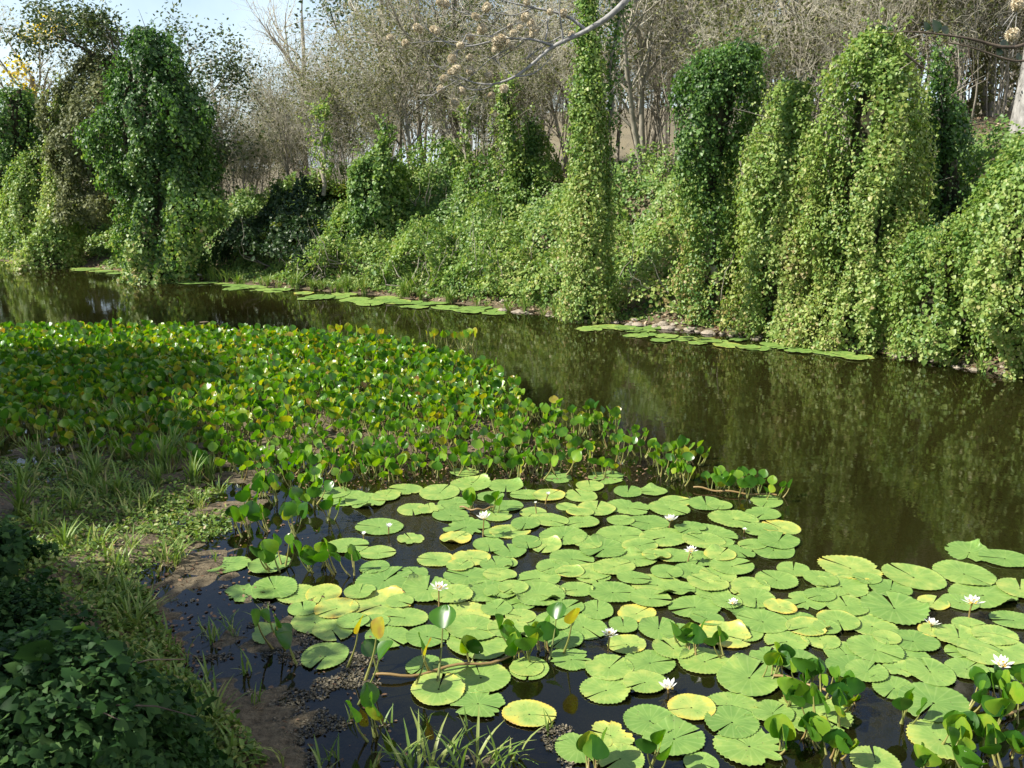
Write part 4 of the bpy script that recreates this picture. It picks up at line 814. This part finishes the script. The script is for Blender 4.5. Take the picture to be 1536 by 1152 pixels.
# ------------------------------------------------------------------ water hyacinths
def hleaf_mesh(seed):
    r = np.random.default_rng(seed); u = np.linspace(-1, 1, 7); v = np.linspace(0, 1, 8)
    wv = np.array([.14, .40, .55, .60, .58, .49, .34, .10]) * r.uniform(.85, 1.12); cup = r.uniform(.15, .5)
    U, V = np.meshgrid(u, v); X = U * wv[:, None]; Yl = V - .06 * (1 - U**2) * 0; Z = cup * X**2 * 1.2 + .16 * np.sin(V * 2.2) * r.uniform(-.4, .8) + .03 * np.sin(U * 5 + r.uniform(0, 6)) * V
    t = np.clip(np.full(U.shape, .0), 0, 1)
    return np.stack([X, Yl, Z], -1).reshape(-1, 3), grid_faces(8, 7)
HL = [hleaf_mesh(i) for i in range(6)]
def plant_geo(seed, nl, h, lsize, tint=.42):
    """returns leaf pieces and stalk pieces of one plant, foot at the origin"""
    r = np.random.default_rng(seed); out = []
    for k in range(nl):
        a = r.uniform(0, 2 * np.pi); L = h * r.uniform(.6, 1.15); ln = r.uniform(.15, .75); q = np.linspace(0, 1, 7)
        d = np.array([math.cos(a), math.sin(a), 0]); p0 = d * r.uniform(0, .035) + np.array([r.normal(0, .03), r.normal(0, .03), -.02])
        P = p0 + d * (ln * L * (q + .25 * np.sin(q * 2.6)))[:, None] * .8 + np.array([0, 0, 1]) * (L * q**.9)[:, None]
        S = tube(P, np.linspace(.0075, .0042, 7) * (1 + .35 * np.exp(-((q - .15) / .15)**2)), 5)
        V, F = HL[r.integers(6)]; sz = lsize * r.uniform(.7, 1.25)
        T = nrm(nrm(P[-1] - P[-2]) + d * r.uniform(-.2, .9) + np.array([0, 0, r.uniform(-.1, .7)])); Nn = nrm(-d * .8 + np.array([0, 0, .75]) + r.normal(0, .45, 3)); Nn = nrm(Nn - T * (Nn @ T)); X = np.cross(T, Nn)
        W = P[-1] + sz * (V[:, 0:1] * X + V[:, 1:2] * T + V[:, 2:3] * Nn)
        ti = np.clip(tint - .06 + r.normal(0, .16) + (.38 if r.random() < .03 else 0), 0, 1); out.append((W, F, ti, S, np.clip(.45 + r.normal(0, .2), 0, 1)))
    return out
def plant_parts(seed, nl, h, ls, tint=.42):
    root = obj('water_hyacinth', None)
    for W, F, ti, S, st in plant_geo(seed, nl, h, ls, tint):
        m = MB(); m.add(*S, st); s = m.build('stalk', STALK, root)
        m = MB(); m.add(W, F, ti); m.build('leaf', HYA, root)
    return root
def plant_one(seed, nl, h, ls, tint=.42):
    m = MB()
    for W, F, ti, S, st in plant_geo(seed, nl, h, ls, tint): m.add(*S, st, 1); m.add(W, F, ti, 0)
    return m.mesh('water_hyacinth', [HYA, STALK])
RH = np.random.default_rng(4)
def scatter_copy(pool, used, k, x, y, z, rz, sc):
    p = pool[k]
    if k in used: return copy_tree(p, (x, y, z), rz, sc)
    used.add(k); p.location = (x, y, z); p.rotation_euler.z = rz; p.scale = (sc,) * 3; return p
NP_ = [plant_parts(100 + i, n, h, ls, ti) for i, (n, h, ls, ti) in enumerate([(4, .15, .115, .42), (4, .13, .12, .45), (3, .17, .11, .42), (5, .14, .11, .45), (4, .11, .125, .38), (4, .16, .11, .45)])]
SG = [plant_parts(130 + i, 1, .2 + .03 * i, .105, .3 + .06 * i) for i in range(4)]; u1, u2 = set(), set()
HM = [('the tall left flower', 0, 0)][:0]
items = []
fore = [(395, 745), (420, 752), (450, 768), (470, 758), (402, 796), (440, 806), (378, 806), (430, 850), (462, 856), (484, 850), (502, 858), (532, 862), (412, 858), (355, 790), (365, 770), (490, 780), (705, 990), (775, 990), (795, 985), (760, 965), (818, 978), (708, 764), (738, 768), (1020, 972), (1040, 982), (1085, 985),
        (1150, 1018), (1165, 1008), (1185, 1020), (1205, 1028), (1218, 1040), (1240, 1052), (1258, 1066), (1190, 1098), (1208, 1108), (1232, 1128), (1252, 1138), (1278, 1058), (1315, 1092), (1348, 1082), (1422, 1118), (1440, 1128), (1455, 1068), (1472, 1078), (1492, 1090), (1502, 1060), (1522, 1080), (1482, 1050), (1532, 1110),
        (1500, 1150), (1442, 1158), (1380, 1160), (1532, 1040), (1452, 1050), (1175, 1128), (1225, 1085), (1480, 1125), (1520, 1135), (890, 1158), (975, 1148), (572, 1105), (1180, 1060), (1265, 1095), (1400, 1090)]
for i_, (px, py) in enumerate(fore):
    if px > 1100 and i_ % 5 == 3: continue
    x, y = at(px, py); k = int(RH.integers(6)); o = scatter_copy(NP_, u1, k, x, y, 0, RH.uniform(0, 6.28), RH.uniform(.8, 1.05) * (1.05 if px < 600 else .88))
    items.append((o, 'glossy hyacinth clump', x, y))
for px, py in [(443, 992), (452, 1002), (502, 1002), (535, 1030), (396, 975), (425, 958), (566, 1018), (632, 1014), (605, 1030), (525, 1052), (415, 980), (640, 1030), (812, 990), (830, 975)]:
    x, y = at(px, py); k = int(RH.integers(4)); o = scatter_copy(SG, u2, k, x, y, 0, RH.uniform(-.9, .9) + (0 if k else 0), RH.uniform(.85, 1.15)); items.append((o, 'single stalked hyacinth leaf', x, y))
place_labels(items, FLW, 'water plant', 'water hyacinths among the lily pads', 9)
# the bed
BED = [(-260, 512), (-60, 506), (0, 503), (120, 502), (280, 503), (420, 507), (500, 514), (600, 527), (715, 552), (770, 590), (800, 615), (925, 645), (1050, 692), (1162, 742), (1100, 745), (1000, 722), (900, 716), (840, 722), (700, 712), (620, 722), (520, 738), (430, 745), (360, 735), (300, 715), (230, 700), (150, 690), (60, 668), (-60, 660), (-260, 660)]
def inside(px, py, poly):
    c = False; n = len(poly)
    for i in range(n):
        (x1, y1), (x2, y2) = poly[i], poly[i - 1]
        if (y1 > py) != (y2 > py) and px < (x2 - x1) * (py - y1) / (y2 - y1) + x1: c = not c
    return c
BW = [at(*p) for p in BED]; bx0, bx1 = min(p[0] for p in BW), max(p[0] for p in BW); by0, by1 = min(p[1] for p in BW), max(p[1] for p in BW)
pts = []; cell = {}; tries = 0
row = [(818, 630), (850, 640), (880, 640), (905, 645), (925, 645), (935, 680), (960, 685), (985, 690), (1000, 695), (1022, 696), (1045, 697), (1068, 735), (1082, 736), (1102, 740), (1122, 744), (1142, 746), (1160, 746), (1000, 720), (1030, 726)]
for p in row: pts.append(at(*p))
def dns(x, y):
    px, py = px_of(x, y, 0); return np.interp(py, [495, 540, 600, 660, 740], [1, .95, .62, .24, .2]) * (1 if px < 780 else .5) * (.5 + .9 * float(fbm(x * .9, y * .9, 0, 51, 2)))
while tries < 90000 and len(pts) < 3000:
    tries += 1; x, y = RH.uniform(bx0, bx1), RH.uniform(by0, by1)
    if not inside(x, y, BW): continue
    if RH.random() > dns(x, y): continue
    ci, cj = int(x / .13), int(y / .13)
    if any((x - a)**2 + (y - b)**2 < .0080 for di in (-1, 0, 1) for dj in (-1, 0, 1) for a, b in cell.get((ci + di, cj + dj), [])): continue
    cell.setdefault((ci, cj), []).append((x, y)); pts.append((x, y))
pts.sort(key=lambda p: math.hypot(*p))
vis = [p for p in pts if -20 < px_of(p[0], p[1], .1)[0] < 1556]; indiv = vis[:220]; ids = set(indiv); rest = [p for p in pts if p not in ids]
P1 = [plant_parts(200 + i, n, h, ls, ti) for i, (n, h, ls, ti) in enumerate([(4, .16, .095, .5), (3, .14, .10, .48), (5, .15, .09, .45), (4, .18, .09, .52), (3, .16, .10, .5), (5, .17, .088, .48)])]
P2 = [plant_one(220 + i, n, h, ls, ti) for i, (n, h, ls, ti) in enumerate([(4, .16, .086, .5), (5, .14, .086, .5), (4, .18, .082, .54), (3, .16, .09, .5), (6, .15, .08, .5)])]
u3 = set(); items = []
BM = [(ph, *at(a, b)) for ph, a, b in [('the tip of the leaf row', 1130, 738), ('the edge row mid river', 1000, 690), ('the bed corner at mid river', 860, 640), ('the bare muddy middle', 640, 690), ('the left clump of leaves', 400, 745), ('the grass at left', 250, 690)]]
for i, (x, y) in enumerate(indiv):
    z = max(hz(x, y), -.01); s = RH.uniform(.75, 1.15)
    if i < 130: o = scatter_copy(P1, u3, int(RH.integers(6)), x, y, z, RH.uniform(0, 6.28), s)
    else: o = obj('water_hyacinth', P2[int(RH.integers(5))], None, (x, y, z)); o.rotation_euler.z = RH.uniform(0, 6.28); o.scale = (s,) * 3
    items.append((o, 'upright hyacinth plant', x, y))
place_labels(items, BM, 'water plant', 'water hyacinths at the front of the bed', 9)
m = MB(); geos = [plant_geo(240 + i, n, h, ls, .55) for i, (n, h, ls) in enumerate([(5, .16, .088), (6, .18, .084), (4, .2, .09), (5, .14, .088), (6, .17, .082)])]
for x, y in rest:
    g = geos[int(RH.integers(5))]; a = RH.uniform(0, 6.28); ca, sa = math.cos(a), math.sin(a); M = np.array([[ca, -sa, 0], [sa, ca, 0], [0, 0, 1]]) * RH.uniform(.8, 1.2); off_ = np.array([x, y, max(hz(x, y), -.01)]); dt = RH.normal(0, .09)
    for W, F, ti, S, st in g: m.add(S[0] @ M.T + off_, S[1], st, 1); m.add(W @ M.T + off_, F, np.clip(ti + dt + RH.normal(0, .06), 0, 1), 0)
tag(m.build('hyacinth_bed', [HYA, STALK]), 'dense far part of the bed of glossy hyacinth leaves on the water', 'water plants', kind='stuff')
for o in NP_ + SG + P1:                                       # prototypes that found no place
    if 'label' not in o:
        for c in list(o.children): bpy.data.objects.remove(c)
        bpy.data.objects.remove(o)
# yellowing plants on the little spit
yp = plant_one(260, 5, .22, .13, .86); items = []
for px, py, s in [(655, 521, 1), (672, 520, .9), (690, 524, 1), (705, 523, 1.1), (520, 512, 1), (545, 517, 1.1), (560, 519, 1), (500, 510, .9)]:
    x, y = at(px, py); o = obj('water_hyacinth', yp, None, (x, y, -.01)); o.rotation_euler.z = RH.uniform(0, 6); o.scale = (s,) * 3; items.append((o, 'yellowed hyacinth plant', x, y))
place_labels(items, [('the small spit', *at(680, 522)), ('the far bed edge', *at(530, 514))], 'water plant', 'yellowed hyacinths at the back of the bed')
# floating runners
for k, (pp, lab) in enumerate([([(560, 1018), (610, 1022), (680, 1005), (740, 1000), (800, 978)], 'long brown floating runner stem lying across the lower left pads'), ([(1420, 1100), (1460, 1085), (1500, 1080), (1560, 1060)], 'pale thick runner stem among the lower right leaves'),
                               ([(1160, 1020), (1210, 1030), (1260, 1055), (1290, 1040)], 'thin runner stem under the middle right leaf clump'), ([(690, 765), (715, 770), (740, 766)], 'short runner stem on pads at the back of the raft'), ([(1040, 735), (1090, 742), (1165, 748)], 'straight runner stem under the last leaf row')]):
    P = np.array([[*at(a, b), .03] for a, b in pp]); c = curve(P, 16); o0 = c[0].copy(); c[:, 2] += .01 * np.sin(np.arange(16)); m = MB(); m.add(*tube(c - o0, np.full(16, .009), 6), .9); tag(m.build('runner_stem', STALK, None, o0), lab, 'stem', 'floating runner stems')

# ------------------------------------------------------------------ near left bank: weeds, grass, shrub
def scat(poly, n, seed):
    W = [at(*p) for p in poly]; r = np.random.default_rng(seed); x0, x1 = min(p[0] for p in W), max(p[0] for p in W); y0, y1 = min(p[1] for p in W), max(p[1] for p in W); out = []
    while len(out) < n:
        x, y = r.uniform(x0, x1), r.uniform(y0, y1)
        if inside(x, y, W): out.append((x, y))
    return np.array(out)
R = np.random.default_rng(61)
W1 = scat([(-200, 700), (100, 690), (220, 700), (330, 745), (350, 800), (260, 830), (200, 870), (190, 930), (180, 980), (330, 1090), (330, 1160), (-200, 1160)], 34000, 1)
den = fbm(W1[:, 0] * 2.2, W1[:, 1] * 2.2, 0, 71, 3); W1 = W1[den + R.normal(0, .06, len(W1)) > .42]
W1 = np.concatenate([W1, scat([(120, 880), (215, 880), (250, 960), (300, 1040), (370, 1110), (400, 1165), (200, 1165), (170, 1000)], 6500, 9)]); n = len(W1)
z = np.maximum(height(W1[:, 0], W1[:, 1]), 0) + .005 + R.random(n)**2 * .07
m = MB(); leaves(m, np.stack([W1[:, 0], W1[:, 1], z], -1), np.array([0, 0, .8]) + R.normal(0, .5, (n, 3)), R.normal(0, 1, (n, 3)) + np.array([0, 0, .3]), R.uniform(.018, .055, n), OVAL, np.clip(.46 + R.normal(0, .24, n), 0, 1))
tag(m.build('weed_mat', GRASS), 'low mat of small weeds on the muddy near left bank', 'weeds', kind='stuff')
W2 = np.concatenate([scat([(-200, 690), (330, 720), (480, 800), (330, 900), (330, 1160), (-200, 1160)], 1500, 2), scat([(400, 600), (850, 640), (1000, 720), (700, 725), (450, 740)], 3000, 3), scat([(230, 840), (560, 900), (640, 1160), (300, 1160)], 200, 4), scat([(120, 880), (230, 880), (270, 960), (320, 1040), (400, 1165), (200, 1165), (170, 1000)], 1500, 10)])
W3 = scat([(190, 820), (340, 840), (420, 920), (560, 960), (640, 1010), (760, 1080), (860, 1090), (860, 1170), (300, 1170), (310, 1130), (250, 1060), (170, 990), (165, 880)], 60000, 5)
q = fbm(W3[:, 0] * 1.7, W3[:, 1] * 1.7, 0, 91, 4) * .6 + fbm(W3[:, 0] * 7, W3[:, 1] * 7, 0, 95, 2) * .4; W3 = W3[q > .575]
for a_, b_, d_, _ in lev: W3 = W3[(W3[:, 0] - a_)**2 + (W3[:, 1] - b_)**2 > (d_ * .5)**2]
n = len(W3)
m = MB(); leaves(m, np.stack([W3[:, 0], W3[:, 1], R.uniform(-.006, .008, n)], -1), np.array([0, 0, 1]) + R.normal(0, .25, (n, 3)), R.normal(0, 1, (n, 3)), R.uniform(.008, .026, n), OVAL, R.random(n))
tag(m.build('pond_scum', SCUM), 'brown clumps of rotting weed floating in the muddy shallows', 'scum', kind='stuff')
n = len(W2); z = np.maximum(height(W2[:, 0], W2[:, 1]), -.004) + .01
m = MB(); leaves(m, np.stack([W2[:, 0], W2[:, 1], z], -1), np.array([0, 0, 1]) + R.normal(0, .3, (n, 3)), R.normal(0, 1, (n, 3)), R.uniform(.01, .045, n), OVAL, R.random(n) * .6)
tag(m.build('plant_debris', LITTER), 'rotting brown plant scraps on mud and shallow water at left', 'debris', kind='stuff')
items = []
GT = [(150, 640, 0, .8), (190, 655, 2, .8), (230, 660, 0, .8), (260, 655, 2, .7), (210, 700, 0, .9), (245, 710, 2, .9), (180, 690, 1, 1), (275, 690, 0, .8), (290, 730, 2, .7), (130, 700, 0, .9), (100, 720, 1, 1), (60, 650, 1, 1), (110, 620, 0, .7), (330, 740, 1, .8), (300, 760, 1, .7), (220, 760, 1, .9), (160, 750, 1, 1), (40, 740, 0, .9),
      (250, 845, 1, .9), (265, 850, 0, .6), (240, 860, 3, .9), (275, 840, 4, 1.1), (180, 860, 1, .9), (190, 900, 4, 1.1), (170, 845, 3, 1.2), (200, 830, 1, .8), (150, 830, 1, .9), (100, 830, 0, .7), (60, 800, 1, 1), (250, 985, 4, .9), (350, 955, 4, .8), (370, 1010, 4, .9), (385, 1060, 4, .7),
      (570, 1150, 3, 1.2), (600, 1145, 4, 1.3), (620, 1160, 1, 1), (650, 1150, 3, 1.2), (690, 1155, 4, 1.4), (720, 1150, 3, 1.1), (750, 1155, 4, 1.2), (680, 1120, 4, .9), (700, 1095, 4, .9), (770, 1130, 3, .9), (825, 1095, 4, .8), (640, 1080, 4, .7), (580, 1085, 4, .8), (420, 1150, 3, .9), (500, 1140, 4, .8), (480, 1160, 4, 1), (330, 1110, 3, .9), (300, 1130, 1, .7), (350, 1140, 4, 1), (310, 1060, 4, .8), (525, 1080, 4, .7)]
RG = np.random.default_rng(17)
GT += [(RG.uniform(-10, 330), RG.uniform(630, 800), int(RG.choice([0, 1, 2, 3])), RG.uniform(.5, .95)) for _ in range(48)] + [(RG.uniform(180, 420), RG.uniform(820, 1000), int(RG.choice([3, 4])), RG.uniform(.5, 1)) for _ in range(12)] + [(170 + 1.0 * t + RG.uniform(-45, 40), 890 + 1.3 * t, int(RG.choice([1, 3, 4])), RG.uniform(.5, 1)) for t in RG.uniform(0, 190, 26)]
for px, py, k, sc in GT:
    x, y = at(px, py); o = obj('grass_tuft', TF[k], None, (x, y, hz(x, y))); o.rotation_euler.z = R.uniform(0, 6); o.scale = (sc * .85,) * 3
    items.append((o, 'sparse grass tuft' if py > 820 else 'green grass tuft in the weeds', x, y))
place_labels(items, [('the muddy lower left shallows', *at(300, 1000)), ('the bottom edge grass', *at(660, 1140)), ('the weed mat', *at(200, 760)), ('the small clump in shallow water', *at(250, 850)), ('the shaded left bed', *at(120, 640))], 'grass tuft', 'grass tufts on the near left shore')

def bush(label, cx, cy, rx, ry, h, n, seed, leaf=.04, mat_=SHADEDARKLEAF, tint=.45):
    r = np.random.default_rng(seed); zb = hz(cx, cy); root = thing('leafy_shrub', label, 'shrub', (cx, cy, zb), 'shrubs on the near left bank')
    d = nrm(r.normal(0, 1, (n, 3))); d[:, 2] = abs(d[:, 2]); rad_ = r.uniform(.5, 1.05, n)**.6
    lump = .35 + 1.3 * fbm(d[:, 0] * 2.6 + 9, d[:, 1] * 2.6 + 9, d[:, 2] * 2.6, seed, 3)
    P = d * np.array([rx, ry, h]) * (rad_ * lump)[:, None]; P[:, 2] += height(cx + P[:, 0], cy + P[:, 1]) - zb
    m = MB(); leaves(m, P, d + np.array([0, -.1, .5]) + r.normal(0, .7, (n, 3)), d * .4 + np.array([0, 0, -.6]) + r.normal(0, .6, (n, 3)), leaf * 1.15 * np.exp(r.normal(-.1, .42, n)), LOBED, np.clip(tint + r.normal(0, .22, n), 0, 1)); m.build('foliage', mat_, root)
    m = MB()
    for s in range(7):
        e = nrm(np.array([r.normal(), r.normal(), abs(r.normal()) + .3])) * np.array([rx, ry, h]) * r.uniform(.7, 1.15); q = np.linspace(0, 1, 6)[:, None]
        P = e * q + np.array([0, 0, .15]) * np.sin(q * 3) ; P[0, 2] -= .1; m.add(*tube(P, np.linspace(.008, .002, 6), 4))
    m.build('stem', DBARK, root)
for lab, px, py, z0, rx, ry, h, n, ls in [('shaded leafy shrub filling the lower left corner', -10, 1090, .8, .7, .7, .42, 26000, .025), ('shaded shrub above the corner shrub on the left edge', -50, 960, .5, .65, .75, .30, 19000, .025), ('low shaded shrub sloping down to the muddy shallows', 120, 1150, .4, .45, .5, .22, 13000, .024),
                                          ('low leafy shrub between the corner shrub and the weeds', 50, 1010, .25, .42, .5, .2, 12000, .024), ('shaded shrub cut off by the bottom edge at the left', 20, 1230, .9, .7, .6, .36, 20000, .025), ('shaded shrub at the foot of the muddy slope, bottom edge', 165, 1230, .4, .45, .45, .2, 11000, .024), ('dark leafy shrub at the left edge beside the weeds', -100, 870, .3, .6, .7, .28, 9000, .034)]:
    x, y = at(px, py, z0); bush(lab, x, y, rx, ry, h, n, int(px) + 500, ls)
# trees of the near bank just outside the frame: they shade the left side; the last is added to block sky light
def shade_tree(label, tx, ty, tz, rads, hgt, n, seed):
    """tree whose crown shades the ground round (tx,ty,tz)"""
    r = np.random.default_rng(seed); k = (hgt - tz) / sdir.z; c = np.array([tx + sdir.x * k, ty + sdir.y * k, hgt])
    bx, by = c[0] - .3, c[1] + .2; b0 = np.array([bx, by, hz(bx, by)]); root = thing('leafy_tree', label, 'tree', b0)
    m = MB(); top = c - b0; P = curve([np.array([0, 0, -.2]), np.array([.1, 0, 1.5]), top * np.array([.7, .7, .6]), top], 14); m.add(*tube(P, np.linspace(.17, .05, 14), 9))
    nc = int(n / 90); d = nrm(r.normal(0, 1, (nc, 3))) * (r.random(nc)**.4)[:, None]; cl = top + d * np.array(rads)
    for q in range(0, nc, 3):
        i_ = r.integers(5, 13); m.add(*tube(curve([P[i_], (P[i_] + cl[q]) / 2 + np.array([0, 0, .15]), cl[q]], 7), np.linspace(.035, .006, 7), 5))
    m.build('trunk', DBARK, root)
    kk = r.integers(0, nc, n); Q = cl[kk] + r.normal(0, .17, (n, 3)); m = MB()
    leaves(m, Q, r.normal(0, .6, (n, 3)) + np.array([0, 0, .7]), r.normal(0, .7, (n, 3)) + np.array([0, 0, -.5]), .12 * r.uniform(.6, 1.3, n), OVAL, np.clip(.55 + r.normal(0, .2, n), 0, 1)); m.build('crown', DARKLEAF, root)
shade_tree('leafy tree beside the viewpoint on the near left bank, casting shade on the corner shrubs', -3.75, 3.9, .4, (1.95, 2.2, 1.2), 4.9, 34000, 1)
shade_tree('leafy tree out of view at left, shading the dark patch of the hyacinth bed', -6.8, 12.2, 0, (2.7, 2.3, 1.1), 6.5, 60000, 2)
shade_tree('smaller leafy tree out of view at left, shading the edge of the weed mat', -5.0, 8.6, 0, (1.7, 2.1, .9), 5.0, 26000, 3)
shade_tree('unseen low tree added to block sky light over the near left corner shrubs', -2.15, 3.1, .4, (1.15, 1.1, .8), 3.8, 15000, 4)  # unseen crown added above the corner to keep sky light off
